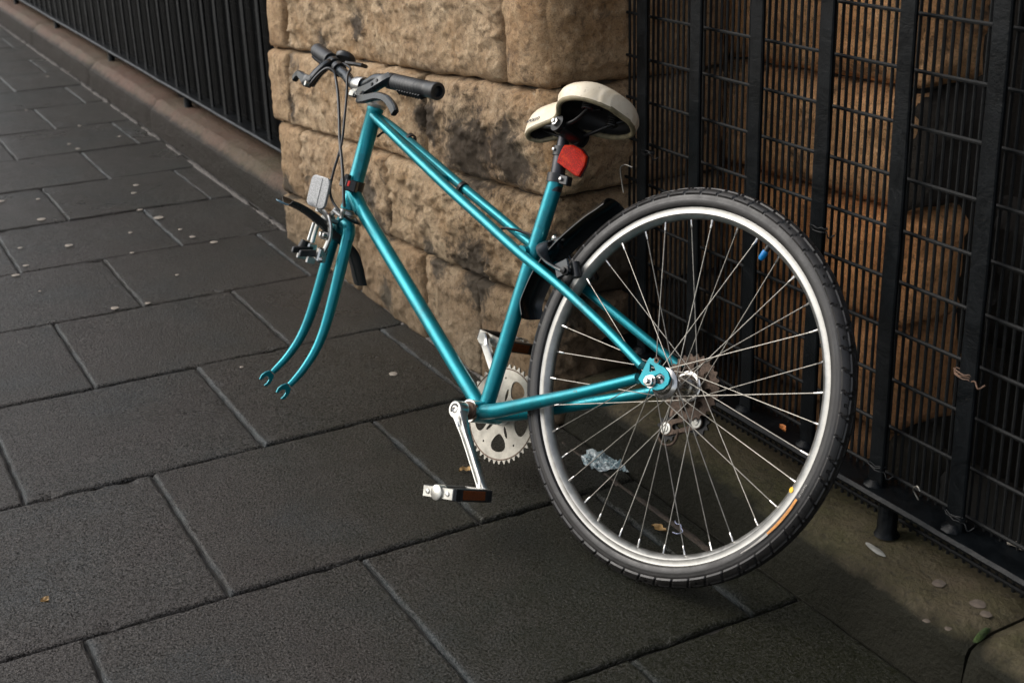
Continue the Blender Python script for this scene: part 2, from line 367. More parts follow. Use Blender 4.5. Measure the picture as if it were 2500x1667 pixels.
# ================================================================== THE SETTING
# ---- ground: one sheet to the horizon, slabs on top
g = MB(); g.add([(-60, -60, -.010), (60, -60, -.010), (60, 1.2395, -.010), (-60, 1.2395, -.010)], [(0, 1, 2, 3)])
tag(g.build('ground', M['grout'], smooth=False), kind='structure')
pav = tag(empty('pavement'), kind='structure')
COLX = [-13.13+.468*i for i in range(0, 16)]
COLX = [-12.66, -12.19, -11.73, -11.26, -10.79, -10.33, -9.86, -9.40, -8.93, -8.46, -8.0, -7.53, -7.06, -6.60, -6.13, -5.645, -5.17, -4.69, -4.23, -3.765, -3.30, -2.828, -2.347, -1.851, -1.382, -.912, -.445, .02, .49]
A_ROWS = [-.90, -.445, .005, .460, .915, 1.2355]; B_ROWS = [-1.13, -.68, -.225, .229, .685, 1.139, 1.2355]
def slab(x0, x1, y0, y1, n, seed):
    gap = .0036; x0 += gap; x1 -= gap; y0 += gap*.6; y1 -= gap*.6
    tz = random.uniform(-.0015, .0015); sx = random.uniform(-.003, .003); sy = random.uniform(-.003, .003)
    nx = max(4, int(n*(x1-x0)/.45)); ny = max(3, int(n*(y1-y0)/.45)); cham = .0055
    xs = [x0, x0+cham*.35, x0+cham, x0+cham*1.7]+[x0+cham+(x1-x0-2*cham)*i/nx for i in range(1, nx)]+[x1-cham*1.7, x1-cham, x1-cham*.35, x1]
    ys = [y0, y0+cham*.35, y0+cham, y0+cham*1.7]+[y0+cham+(y1-y0-2*cham)*i/ny for i in range(1, ny)]+[y1-cham*1.7, y1-cham, y1-cham*.35, y1]
    vs = []; fs = []
    cx_, cy_ = (x0+x1)/2, (y0+y1)/2
    def prof(d): return -.006 if d == 0 else (-.0022 if d < .6*cham else 0)
    for j, y in enumerate(ys):
        for i, x in enumerate(xs):
            dx = min(x-x0, x1-x); dy = min(y-y0, y1-y)
            z = min(prof(round(dx, 7)), prof(round(dy, 7)))
            nn = noise.noise(Vector((x*9, y*9, seed))); wob = noise.noise(Vector((x*38, y*38, seed+4)))
            X = x+(wob*.0028 if dx < cham*1.1 else 0); Y = y+(noise.noise(Vector((x*31, y*31, seed+9)))*.003 if dy < cham*1.1 else 0)
            z += nn*.0014+tz+sx*(x-cx_)+sy*(y-cy_)
            if (dx < .02 or dy < .02) and wob > .42: z -= (wob-.42)*.02
            vs.append((X-cx_, Y-cy_, z))
    W_ = len(xs)
    for j in range(len(ys)-1):
        for i in range(W_-1): fs.append((j*W_+i, j*W_+i+1, (j+1)*W_+i+1, (j+1)*W_+i))
    # skirts down into the joint
    ring = [i for i in range(W_)]+[j*W_+W_-1 for j in range(1, len(ys))]+[(len(ys)-1)*W_+i for i in range(W_-2, -1, -1)]+[j*W_ for j in range(len(ys)-2, 0, -1)]
    b = len(vs)
    for r_ in ring: vs.append((vs[r_][0], vs[r_][1], -.012))
    for k in range(len(ring)):
        k2 = (k+1) % len(ring); fs.append((ring[k], b+k, b+k2, ring[k2]))
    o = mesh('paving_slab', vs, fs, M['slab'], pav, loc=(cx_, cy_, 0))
    at = o.data.attributes.new('worn_sheen', 'FLOAT', 'POINT'); k_ = random.uniform(.25, 1)
    at.data.foreach_set('value', [max(0., min(1, k_*(1.25-((v[1]+cy_)-y0)/.0070)+.9*noise.noise(Vector((v[0]*20, cy_, seed))))) for v in vs])
    return o
sc = 0
for i in range(len(COLX)-1):
    x0, x1 = COLX[i], COLX[i+1]; rows = A_ROWS if (i % 2 == 0) else B_ROWS
    # parity: the column starting at -2.347 uses A_ROWS
    rows = A_ROWS if ((i-COLX.index(-2.347)) % 2 == 0) else B_ROWS
    for k in range(len(rows)-1):
        if x0 < -6 and rows[k+1] < -.3: continue
        near = x0 > -4.3
        slab(x0, x1, rows[k], rows[k+1], 22 if near else 10, sc*3.3); sc += 1

# ---- kerb: worn stones under the railings
kerb = tag(empty('kerb'), kind='structure')
def kerb_stone(x0, x1, seed, res=.03, rnd=1.0, left=False):
    prof = [(1.236, -.012), (1.240, .02), (1.243, .055), (1.246, .080), (1.251, .091), (1.262, .097), (1.280, .102), (1.30, .104), (1.34, .105), (1.38, .105), (1.43, .104), (1.50, .103)]
    if left: prof = [(1.244, -.012), (1.247, .02), (1.249, .055), (1.251, .078), (1.253, .084), (1.262, .094), (1.275, .106), (1.288, .116), (1.296, .119), (1.34, .120), (1.42, .121), (1.50, .121)]
    n = max(4, int((x1-x0)/res)); vs = []; fs = []; P = len(prof)
    for i in range(n+1):
        t = i/n; x = x0+.002+(x1-x0-.004)*t; e = min(x-x0, x1-x)
        end = max(0, 1-e/.035)
        for j, (y, z) in enumerate(prof):
            nz = noise.noise(Vector((x*7, y*20, seed)))*.004+noise.noise(Vector((x*30, y*40, seed+3)))*.002
            zz = z+(nz if z > 0 else 0)-(end**2)*.018*rnd*(z > .03); yy = y+(noise.noise(Vector((x*11, z*30, seed+7)))*.004 if 0 < z < .1 else 0)+(end**2)*.008*(j < 7)
            vs.append((x, yy, zz))
    for i in range(n):
        for j in range(P-1): fs.append((i*P+j, (i+1)*P+j, (i+1)*P+j+1, i*P+j+1))
    fs.append(tuple(range(P))); fs.append(tuple(n*P+j for j in range(P-1, -1, -1)))
    return sharpen(mesh('kerb_stone', vs, fs, M['kerb'], kerb), 20)
kx = [-14.2, -12.8, -11.2, -9.6, -8.02, -6.55, -5.42, -3.69]
for i in range(len(kx)-1): kerb_stone(kx[i], kx[i+1], i*5.1, .05, .7, True)
kerb_stone(-2.13, -1.064, 61.3, .02, .5); kerb_stone(-1.064, .3, 71.9, .02, .55)
mj = MB(); mj.add([(-14, 1.2365, -.004), (-3.69, 1.2365, -.004), (-3.69, 1.5, -.004), (-14, 1.5, -.004), (-2.13, 1.2365, -.004), (.3, 1.2365, -.004), (.3, 1.5, -.004), (-2.13, 1.5, -.004)], [(0, 1, 2, 3), (4, 5, 6, 7)])
mj.build('bedding', M['grout'], kerb, False)
# mortar crumbs along the foot of kerb and pillar
def crumb_strip(name, xa, xb, yc, seed, mat, wid=.012):
    vs = []; fs = []; n = int((xb-xa)/.012)
    for i in range(n+1):
        x = xa+(xb-xa)*i/n; a = noise.noise(Vector((x*9, 3, seed))); b = abs(noise.noise(Vector((x*25, 8, seed))))
        w_ = wid*(.45+1.1*max(0, a+.35)); c = yc+a*.006
        gp = .0 if a > -.25 else -.004; vs += [(x, c-w_, -.003), (x, c-w_*.3, gp+.0012+.003*b), (x, c+w_*.5, gp+.0015+.004*b), (x, c+w_, -.002)]
    for i in range(n):
        for j in range(3): fs.append((i*4+j, (i+1)*4+j, (i+1)*4+j+1, i*4+j+1))
    return tag(mesh(name, vs, fs, mat, kerb), kind='stuff')
M['crumb'] = simple('pale_mortar_crumbs', (.10, .09, .08), .85, 0, 90, 1, .5, .004)
crumb_strip('mortar_fillet', -3.3, -2.14, 1.214, 2.2, M['crumb'], .014)
crumb_strip('mortar_fillet', -12, -3.72, 1.226, 5.2, M['crumb'], .011)
M['clay'] = simple('red_brown_mortar', (.036, .026, .018), .85, 0, 60, 1, .4, .004)
crumb_strip('mortar_fillet', -2.05, -1.5, 1.196, 8.2, M['clay'], .008)

# ---- stone pier between the two runs of railing
def rock_quad(c4, y0, name, mat, parent, seed, rough=.010, res=.0060, depth=.04, axis='y', cham=.010, bulge=.008):
    """c4: (a,z) corners bl, br, tr, tl on a plane y=y0 (axis 'y', a is x) or x=y0 (axis 'x', a is y, facing +x)"""
    bl, br, tr, tl = [Vector((p[0], p[1])) for p in c4]
    w = max((br-bl).length, (tr-tl).length); h = max((tl-bl).length, (tr-br).length)
    nu = max(5, int(w/res)); nv = max(5, int(h/res)); vs = []; fs = []
    def pt(u, v): return (bl*(1-u)+br*u)*(1-v)+(tl*(1-u)+tr*u)*v
    for j in range(nv+1):
        for i in range(nu+1):
            u = i/nu; v = j/nv; p = pt(u, v); e = min(u*w, (1-u)*w, v*h, (1-v)*h)
            k = min(1, e/cham); k = math.sin(k*math.pi/2)
            q = Vector((p.x*1, seed, p.y))
            rg = noise.fractal(q*Vector((24, 24, 34)), .75, 2.0, 5); d = bulge*min(1, e/.05)**.5*k + noise.fractal(q*5.5, .9, 2.1, 4)*rough*.9*(.25+.75*k) + (rg*.6+max(0, rg-.08)*1.0)*rough*.72*(.4+.6*k)
            d -= depth*.30*(1-k)
            wob = noise.noise(q*18)*.006*(1-k); 
            aa = p.x+wob; zz = p.y+noise.noise(q*21+Vector((5, 5, 5)))*.006*(1-k)
            vs.append((aa, y0-d, zz) if axis == 'y' else (y0+d, aa, zz))
    W_ = nu+1
    for j in range(nv):
        for i in range(nu):
            f_ = (j*W_+i, j*W_+i+1, (j+1)*W_+i+1, (j+1)*W_+i); fs.append(f_)
    ring = [i for i in range(W_)]+[j*W_+nu for j in range(1, nv+1)]+[nv*W_+i for i in range(nu-1, -1, -1)]+[j*W_ for j in range(nv-1, 0, -1)]
    b = len(vs)
    for r_ in ring:
        v_ = vs[r_]; vs.append((v_[0], y0+depth, v_[2]) if axis == 'y' else (y0-depth, v_[1], v_[2]))
    for k in range(len(ring)):
        k2 = (k+1) % len(ring); fs.append((ring[k], b+k, b+k2, ring[k2]))
    return mesh(name, vs, fs, mat, parent)
pier = tag(empty('stone_pier', (-2.9, 1.3, 0)), 'broad rock faced tan sandstone pier behind the bicycle, between two runs of black railing', 'stone pier')
def C1(x): return .554+.0790*(x+3.69)
def C2(x): return .347+.0790*(x+3.69)
def C3(x): return .136+.0790*(x+3.69)
def C5(x): return .800+.0790*(x+3.69)
def C6(x): return 1.03+.0790*(x+3.69)
def C7(x): return 1.28+.0790*(x+3.69)
def zero(x): return -.01
XR = -2.125; XL = -3.675; YF = 1.212
g_ = .0026
def course(lo, hi, xs, mats, seed, **k):
    for i in range(len(xs)-1):
        a, b = xs[i], xs[i+1]
        if i == 0: a += {10: .0, 40: .014, 70: -.012, 100: .008}.get(seed, 0)
        jt = .5*(b-a)*0
        c4 = [(a+g_, lo(a)+g_), (b-g_, lo(b)+g_), (b-g_, hi(b)-g_), (a+g_, hi(a)-g_)]
        kk = dict(k); 
        if isinstance(k.get('rough'), list): kk['rough'] = k['rough'][i]
        o = rock_quad(c4, YF+random.uniform(-.008, .006), 'stone', M[mats[i]], pier, seed+i*7.7, **kk)
        for v in o.data.vertices:
            e_ = max(0, min(1, (v.co.x-(XR-.06))/.06)); v.co.y += e_*e_*.020*(v.co.y < YF+.03)
            v.co -= Vector(pier.location)
        o.location = (0, 0, 0)
course(zero, C3, [XL, -3.10, -2.70, -2.42, XR], ['stone_b', 'stone_b', 'stone', 'stone_b'], 10, rough=[.006, .008, .008, .007], bulge=.013)
course(C3, C2, [XL, -3.46, -2.865, XR], ['stone_b', 'stone', 'stone'], 40, rough=[.005, .011, .015], bulge=.014)
course(C2, C1, [XL, -3.52, -2.652, XR], ['stone_b', 'stone', 'stone'], 70, rough=[.005, .010, .011], bulge=.013)
course(C1, C5, [XL, -3.53, -2.91, -2.268, XR], ['stone_b', 'stone', 'stone', 'stone_b'], 100, rough=[.004, .012, .011, .005], bulge=.011)
course(C5, C6, [XL, -3.2, -2.6, XR], ['stone', 'stone_b', 'stone'], 130, rough=[.01]*3, res=.016)
course(C6, C7, [XL, -3.45, -2.8, XR], ['stone', 'stone_b', 'stone'], 160, rough=[.01]*3, res=.016)
# right-hand return face
def ret(y0, y1, lo, hi, mat, seed, **k):
    c4 = [(y0+g_, lo(XR)+g_), (y1, lo(XR)+g_), (y1, hi(XR)-g_), (y0+g_, hi(XR)-g_)]
    o = rock_quad(c4, XR+.002, 'stone', M[mat], pier, seed, axis='x', **k)
    o.data.flip_normals()
    for v in o.data.vertices:
        e_ = max(0, min(1, (YF+.06-v.co.y)/.06)); v.co.x -= e_*e_*.020*(v.co.x > XR-.03); v.co -= Vector(pier.location)
y2 = 1.62
ret(YF, y2, zero, C3, 'stone_d', 201, rough=.014, bulge=.014); ret(YF, y2, C3, C2, 'stone_b', 202, rough=.008, bulge=.018)
ret(YF, y2, C2, C1, 'stone_b', 203, rough=.008, bulge=.018); ret(YF, y2, C1, C5, 'stone_b', 204, rough=.006, bulge=.010)
ret(YF, y2, C5, C6, 'stone', 205, rough=.008, res=.016); ret(YF, y2, C6, C7, 'stone', 206, rough=.008, res=.016)
core = MB(); core.add(*box((-2.9, 1.435, .70), .755, .20, .72)); 
for v in core.v: v -= Vector(pier.location)
core.build('mortar_core', M['mortar'], pier, False)
# left return (seen only from the side)
for i, (lo, hi) in enumerate(((zero, C3), (C3, C2), (C2, C1), (C1, C5), (C5, C6), (C6, C7))):
    c4 = [(YF+g_, lo(XL)+g_), (1.6, lo(XL)+g_), (1.6, hi(XL)-g_), (YF+g_, hi(XL)-g_)]
    o = rock_quad([(2*XL*0+p[0], p[1]) for p in c4], 0, 'stone', M['stone_b'], pier, 300+i*3, axis='x', rough=.006, res=.018)
    for v in o.data.vertices: v.co.x = XL+.002-v.co.x
    for v in o.data.vertices: v.co -= Vector(pier.location)

# ---- railings
RY = 1.36
def wire(name, p0, p1, r, parent, mat, seg=6): return mesh(name, *tube([p0, p1], r, seg), mat, parent)
bar_mesh = {}
def railing(xa, xb, label, bars, wire_parts):
    rl = tag(empty('railing', (xa, RY, .1)), label, 'railing'); O = Vector(rl.location)
    def add(name, vs, fs, smooth=True, mat='iron'):
        o = sharpen(mesh(name, [Vector(v)-O for v in vs], fs, M[mat], rl, smooth), 28); return o
    # bottom rail, slightly wavy flat bar
    vs = []; fs = []; n = int((xb-xa)/.03)
    for i in range(n+1):
        x = xa+(xb-xa)*i/n; dz = noise.noise(Vector((x*2.1, 1, 4)))*.003; dy = noise.noise(Vector((x*3.1, 8, 4)))*.003
        for y, z in ((1.331, .163), (1.329, .168), (1.334, .1725), (1.396, .1735), (1.398, .163)): vs.append((x, y+dy, z+dz+noise.noise(Vector((x*40, y*40, 2)))*.0012))
    for i in range(n):
        for j in range(5):
            j2 = (j+1) % 5; fs.append((i*5+j, i*5+j2, (i+1)*5+j2, (i+1)*5+j))
    fs += [tuple(range(4, -1, -1)), tuple(n*5+j for j in range(5))]
    add('bottom_rail', vs, fs)
    add('top_rail', *box(((xa+xb)/2, RY, 1.62), (xb-xa)/2, .028, .008, ch=.002))
    # bars
    for bx in bars:
        vs = []; fs = []; N = 26; ring = [(-.0155, -.002), (-.0135, -.0038), (.0135, -.0038), (.0155, -.002), (.0155, .002), (.0135, .0038), (-.0135, .0038), (-.0155, .002)]
        for i in range(N+1):
            z = .170+(1.612-.170)*i/N; lean = -.010*(z-.9)*1.6
            dx = noise.noise(Vector((bx*3, z*6, 1)))*.0022
            for (a, b) in ring: vs.append((bx+lean+a+dx+noise.noise(Vector((bx+a*50, z*30, 3)))*.0008, RY-.002+b+noise.noise(Vector((bx*5+a*60, z*25, b*60)))*.001, z))
        for i in range(N):
            for j in range(8):
                j2 = (j+1) % 8; fs.append((i*8+j, i*8+j2, (i+1)*8+j2, (i+1)*8+j))
        add('bar', vs, fs)
        if bx > -3: add('weld_collar', *tube([(bx+.010, RY-.002, .170), (bx+.010, RY-.002, .1755), (bx+.010, RY-.002, .181)], [.021, .017, .009], 9))
    # standing legs on the kerb
    for lx in ([-1.352] if xb > -1 else [b for i, b in enumerate(bars) if i % 8 == 1]):
        add('leg', *tube([(lx+.03, 1.346, .108), (lx+.03, 1.346, .118), (lx+.03, 1.346, .16)], [.020, .0155, .015], 12))
    # mesh panel behind the bars
    MY = 1.386; zs = [.185+.0776*i for i in range(-1, 18)]; zs[0] = .118
    for z in zs:
        P = []
        m = int((xb-xa)/.0155/1.0) if xb-xa < 2.5 else 40
        for i in range(m+1):
            x = xa+(xb-xa)*i/m; P.append((x, MY-.004 if wire_parts else MY+.004, z+.0006*math.sin(x*405)))
        add('cross_wire', *tube(P, .0032, 6), mat='wire')
    xs = [xa+.008+.0155*i for i in range(int((xb-xa)/.0155))]
    big = MB(); cnt = 0
    for x in sorted(xs, reverse=True):
        P = [(x-.016*((z-.9)*.7), MY+.0008, z) for z in (.102, .5, 1.0, 1.6)]
        if wire_parts: add('upright_wire', *tube(P, .0026, 6), mat='wire')
        else: 
            vs_, fs_ = tube(P, .0026, 5); big.add([v-O for v in vs_], fs_)
    if not wire_parts: tag(big.build('upright_wire_field', M['wire'], rl), kind='stuff')
    return rl
barsR = [-1.376+.1625*k for k in range(-4, 8)]; barsL = [-4.24+.012-.1605*k for k in range(-3, 46)]
barsL = [b for b in barsL if b < -3.72 and b > -11.5]
RR = railing(-2.12, .0, 'black iron railing with wire mesh right of the stone pier, behind the bicycle wheel', [b for b in barsR if b < -.02], True)
RL = railing(-11.6, -3.68, 'long black iron railing with wire mesh receding left of the stone pier', barsL, False)
# wire ties round bars
def tie(x, z, rough=1, col='dark', parent=RR):
    O = Vector(parent.location); m = MB()
    for k in range(3):
        P = []
        for i in range(15):
            a = 2*math.pi*i/14; P.append(Vector((x+math.cos(a)*(.0175+.001*k), RY-.001+math.sin(a)*(.0065), z+.003*k+random.uniform(-.002, .002)))-O)
        m.add(*tube(P, .0011, 5))
    P = [Vector((x+.018, RY-.006, z))-O, Vector((x+.028, RY-.010, z+.004))-O, Vector((x+.036, RY-.012, z-.003))-O, Vector((x+.040, RY-.004, z+.002))-O]
    m.add(*tube(catmull(P, 4), .0012, 5)); m.build('wire_tie', M['iron' if col == 'dark' else col], parent)
tie(-2.01+.005, .645-.08); tie(-1.532, .54, col='dark'); tie(-1.215, .407, col='rustlip'); tie(-1.205, .19, col='dark'); tie(-1.368, .20)
# white hooked wire end by the first bar
hk = MB(); O = Vector(RR.location)
hk.add(*tube(catmull([Vector(p)-O for p in ((-2.035, 1.345, .535), (-2.05, 1.338, .538), (-2.06, 1.335, .528), (-2.055, 1.336, .50), (-2.05, 1.336, .485))], 5), .0014, 6)); hk.build('hooked_wire', M['steel'], RR)
hk = MB(); hk.add(*tube(catmull([Vector(p)-O for p in ((-1.27, 1.352, .19), (-1.278, 1.348, .205), (-1.268, 1.345, .215), (-1.262, 1.345, .21))], 5), .0014, 6)); hk.build('hooked_wire', M['steel'], RR)

# ---- masonry behind the railings
bw = tag(empty('stone_wall', (-1.6, 1.8, 0)), 'brown coursed sandstone wall with black crusts, seen through the mesh at the right', 'wall'); Ob = Vector(bw.location)
def wstone(c4, y, mat, seed, axis='y', **k):
    o = rock_quad(c4, y, 'stone', M[mat], bw, seed, axis=axis, res=.016, cham=.02, **k)
    if axis == 'x': o.data.flip_normals()
    for v in o.data.vertices: v.co -= Ob
YW = 1.66
XC = -1.65       # outer corner of the wall
rowsW = [(-.2, .06), (.06, .27), (.27, .485), (.485, .70), (.70, .95), (.95, 1.35)]
sl = .03
matsW = [['stone_o', 'stone_o', 'stone_d'], ['stone_o', 'stone_o', 'stone_d'], ['stone_o', 'stone_o', 'stone_d'], ['stone_bg', 'stone_bg', 'stone_bg'], ['stone_bg', 'stone_bg', 'stone'], ['stone_bg', 'stone_bg', 'stone_d']]
for r_, (z0, z1) in enumerate(rowsW):
    xs = [XC, XC-.36-.06*(r_ % 2)*1, XC-.80+.08*(r_ % 2), -2.9] if r_ % 2 else [XC, XC-.22, XC-.66, -2.9]
    for i in range(3):
        a, b = xs[i+1], xs[i]
        wstone([(a+.005, z0+.004+sl*(a-XC)), (b-.005, z0+.004+sl*(b-XC)), (b-.005, z1-.004+sl*(b-XC)), (a+.005, z1-.004+sl*(a-XC))], YW, matsW[r_][i], 400+r_*11+i*3, rough=.013, bulge=.03)
    ys = [YW, YW+.145+.02*(r_ % 2)]
    for i in range(1):
        wstone([(ys[i]+.004, z0+.004), (ys[i+1]-.004, z0+.004), (ys[i+1]-.004, z1-.004), (ys[i]+.004, z1-.004)], XC+.002, ['stone_blk', 'stone_o', 'stone_o', 'stone_blk', 'stone_bg', 'stone_bg'][r_], 500+r_*7+i, axis='x', rough=.016, bulge=.03)
cw = MB(); cw.add(*box(((XC-2.95)/2, 1.745, .5), (-2.95-XC)/-2-.03, .045, .9)); cw.v = [v-Ob for v in cw.v]; cw.build('mortar_core', M['mortar'], bw, False)
# flank wall further in, unlit depth painted into its colour; also the wall behind the left run
fw_ = tag(empty('dark_wall', (-.6, 2.2, 0)), 'inner wall, painted black as deep shade, behind the last bars at the right edge', 'wall'); Of = Vector(fw_.location)
for r_ in range(6):
    z0 = -.6+r_*.33
    for i in range(5):
        x0 = -1.9+.52*i+.2*(r_ % 2)
        o = rock_quad([(x0+.005, z0+.005), (x0+.515, z0+.005), (x0+.515, z0+.325), (x0+.005, z0+.325)], 2.15, 'stone', M['stone_blk'], fw_, 600+r_*9+i, res=.04, rough=.02, bulge=.03, cham=.03)
        for v in o.data.vertices: v.co -= Of
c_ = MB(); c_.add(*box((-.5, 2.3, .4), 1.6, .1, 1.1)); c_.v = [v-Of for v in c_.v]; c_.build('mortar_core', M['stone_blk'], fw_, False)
lw = tag(empty('dark_wall', (-7, 1.9, 0)), 'black basement wall behind the long left run of railing', 'wall'); Ol = Vector(lw.location)
for r_ in range(6):
    z0 = -.5+r_*.42
    for i in range(12):
        x0 = -12.2+.75*i+.3*(r_ % 2)
        o = rock_quad([(x0+.006, z0+.006), (x0+.744, z0+.006), (x0+.744, z0+.414), (x0+.006, z0+.414)], 1.85, 'stone', M['stone_blk'], lw, 700+r_*9+i, res=.06, rough=.012, bulge=.02, cham=.04)
        for v in o.data.vertices: v.co -= Ol
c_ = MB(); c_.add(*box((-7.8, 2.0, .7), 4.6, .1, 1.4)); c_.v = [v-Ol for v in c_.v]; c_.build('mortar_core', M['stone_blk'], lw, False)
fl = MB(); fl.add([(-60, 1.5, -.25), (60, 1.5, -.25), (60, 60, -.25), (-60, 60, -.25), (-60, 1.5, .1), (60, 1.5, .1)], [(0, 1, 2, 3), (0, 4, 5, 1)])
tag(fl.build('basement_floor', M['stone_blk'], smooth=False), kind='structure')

# ================================================================== THE BICYCLE (front wheel missing), parts in its own axes: x forward, y to its left, z up, origin at the rear hub
RT = .319
bfw, bl, bu = Vector((-.97, -.243, 0)).normalized(), Vector((.225, -.897, .382)).normalized(), None
bl = (bl-bfw*bl.dot(bfw)).normalized(); bu = bfw.cross(bl)
hubW = Vector((-1.606, 1.149, .298))
bike = tag(empty('bicycle'), 'teal mixte frame bicycle without its front wheel, leaning back against the black railing', 'bicycle')
bike.matrix_world = Matrix.Translation(hubW-bu*RT) @ Matrix((bfw, bl, bu)).transposed().to_4x4()
def V(*a): return Vector(a)
class BP(MB):
    def build(s, name, mat, parent=None, smooth=True, auto=40):
        if parent is None: s.v = [v for v in s.v]
        o = MB.build(s, name, M[mat] if isinstance(mat, str) else mat, parent or bike, smooth, auto)
        if parent is None or parent is bike: o.location = (0, 0, RT)
        return o
def P1(name, mat, shape, parent=None, **k): return BP().add(*shape).build(name, mat, parent, **k)
HT, HB = V(.924, 0, .326), V(.929, 0, .109)
AX = (HT-HB).normalized(); L_ = V(0, 1, 0); F_ = L_.cross(AX)
STEER = 1.34
FS = F_*math.cos(STEER)+L_*math.sin(STEER); LS = L_*math.cos(STEER)-F_*math.sin(STEER)
def SP(a, l, z): return HT+FS*a+LS*l+AX*z
BB = V(.399, 0, -.167); STT = V(.374, 0, .269)

# ---- frame
fr = BP().add(*lathe([(-.035, .017), (-.0345, .0205), (.0345, .0205), (.035, .017)], BB, (0, 1, 0), 28, cap=True))
frame = fr.build('frame', 'teal')
def sub(name, mat, shape, parent=frame, **k): return P1(name, mat, shape, parent, **k)
sub('head_tube', 'teal', lathe([(0, .0155), (.0005, .0172), (.006, .0178), (.009, .0165), (.208, .0165), (.211, .0178), (.2165, .0172), (.217, .0155)], HB, AX, 28))
sub('down_tube', 'teal', tube([V(.925, 0, .139)+V(.004, 0, .004), BB+V(.012, 0, .006)], .0142, 24))
sub('down_tube_lug', 'teal', tube([V(.930, 0, .146), V(.895, 0, .122), V(.885, 0, .114)], [.0168, .0160, .0146], 24))
sub('seat_tube', 'teal', tube([BB+V(-.002, 0, .01), V(.387, 0, .05), STT], .0143, 24))
for s in (1, -1):
    sub('lateral_tube', 'teal', tube(catmull([V(.921, .006*s, .309), V(.85, .0125*s, .286+(s < 0)*.003), V(.65, .0195*s, .215+(s < 0)*.007), V(.50, .022*s, .165+(s < 0)*.010), V(.392, .0235*s, .129+(s < 0)*.011), V(.28, .031*s, .099+(s < 0)*.004), V(.15, .045*s, .059), V(.03, .0605*s, .0175)], 5), [.0092, .0092, .0092, .0092, .0092, .0088, .0080, .0072], 18))
    sub('chainstay', 'teal', tube(catmull([BB+V(-.005, .020*s, .0), V(.34, .030*s, -.148), V(.26, .040*s, -.112), V(.15, .052*s, -.062), V(.03, .0615*s, -.003)], 5), [.0135, .0135, .0120, .0100, .0085], 18))
sub('tube_bridge', 'teal', tube([V(.391, -.0225, .140), V(.391, .022, .131)], .0125, 18))
sub('lateral_brace', 'teal', tube([V(.672, -.018, .223), V(.672, .018, .223)], .006, 12))
DO = [(.0234, .0072), (.0215, .016), (.0186, .029), (.0150, .0350), (.0100, .0335), (.0055, .0370), (-.001, .0385), (-.0060, .0350), (-.0045, .0295), (-.0171, .0275), (-.0265, .0234), (-.0335, .0149), (-.0335, .0052), (-.0270, -.0045), (-.0150, -.0105), (.0020, -.0115), (.0169, -.009), (.0265, -.0036)]
H1 = [(.0085, .0135), (.0110, .0250), (.0035, .0235), (-.0025, .0185)]; H2 = [(-.0040, .0100), (-.0130, .0165), (-.0220, .0145), (-.0245, .0075), (-.0200, .0015), (-.0060, -.0015)]
H3 = [(.0005+.0027*math.cos(a*math.pi/4), .0345+.0027*math.sin(a*math.pi/4)) for a in range(8)]
for s in (1, -1):
    Mx = Matrix(((1, 0, 0, 0), (0, 0, -1, .0635*s), (0, 1, 0, 0), (0, 0, 0, 1)))
    sub('dropout', 'teal', plate([DO, H1, H2, H3], .0048, Mx, .0009))
P1('rusty_eyelet', 'rustlip', lathe([(-.0035, .0026), (-.0035, .0048), (.0035, .0048), (.0035, .0026)], V(.0005, .0635, .0345), (0, 1, 0), 14, closed=True), frame)

# ---- headset, fork, stem, bars
P1('headset_cup', 'alu_dull', lathe([(-.001, .0185), (.002, .0205), (.006, .0215), (.011, .019), (.013, .015), (.020, .0145), (.021, .0125), (.024, .0115)], HT, AX, 28, cap=True))
P1('crown_race', 'alu_dull', lathe([(-.002, .0185), (-.006, .0215), (-.010, .0215), (-.012, .0175), (-.016, .0175), (-.018, .014)], HB, AX, 28, cap=True))
ZB = -(HT-HB).length
fork = P1('fork', 'teal', lathe([(0, .0165), (.0015, .0182), (.018, .0182), (.021, .0165), (.034, .0150)], SP(0, 0, ZB-.016), -AX, 28, cap=True))
cr = BP()
for s in (1, -1): cr.add(*tube(catmull([SP(0, 0, ZB-.030), SP(0, .016*s, ZB-.033), SP(0, .028*s, ZB-.042), SP(0, .033*s, ZB-.060)], 5), [.0165, .0155, .0145, .0130], 20))
cr.build('fork_crown', 'teal', fork)
FD = [(-.0075, .010), (-.0125, .002), (-.0150, -.008), (-.0140, -.0175), (-.0080, -.0195), (-.0085, -.012), (-.0065, -.004), (-.0005, -.0005), (.0045, -.004), (.0055, -.012), (.0050, -.0165), (.0100, -.0175), (.0135, -.008), (.0120, .002), (.0075, .010)]
for s in (1, -1):
    P1('fork_blade', 'teal', tube(catmull([SP(0, .032*s, ZB-.050), SP(0, .037*s, ZB-.12), SP(0, .041*s, ZB-.19), SP(.003, .044*s, ZB-.25), SP(.011, .046*s, ZB-.295), SP(.026, .048*s, ZB-.335), SP(.041, .050*s, ZB-.362), SP(.049, .050*s, ZB-.374)], 6), [.0128, .0126, .0118, .0105, .0094, .0082, .0070, .0060], 18, oval=.86, ref=FS), fork)
    fm = frameM(SP(.056, .050*s, ZB-.384), FS*.83+AX*.55, AX*.83-FS*.55)
    P1('fork_end', 'teal', plate([FD], .0042, fm, .0008), fork)
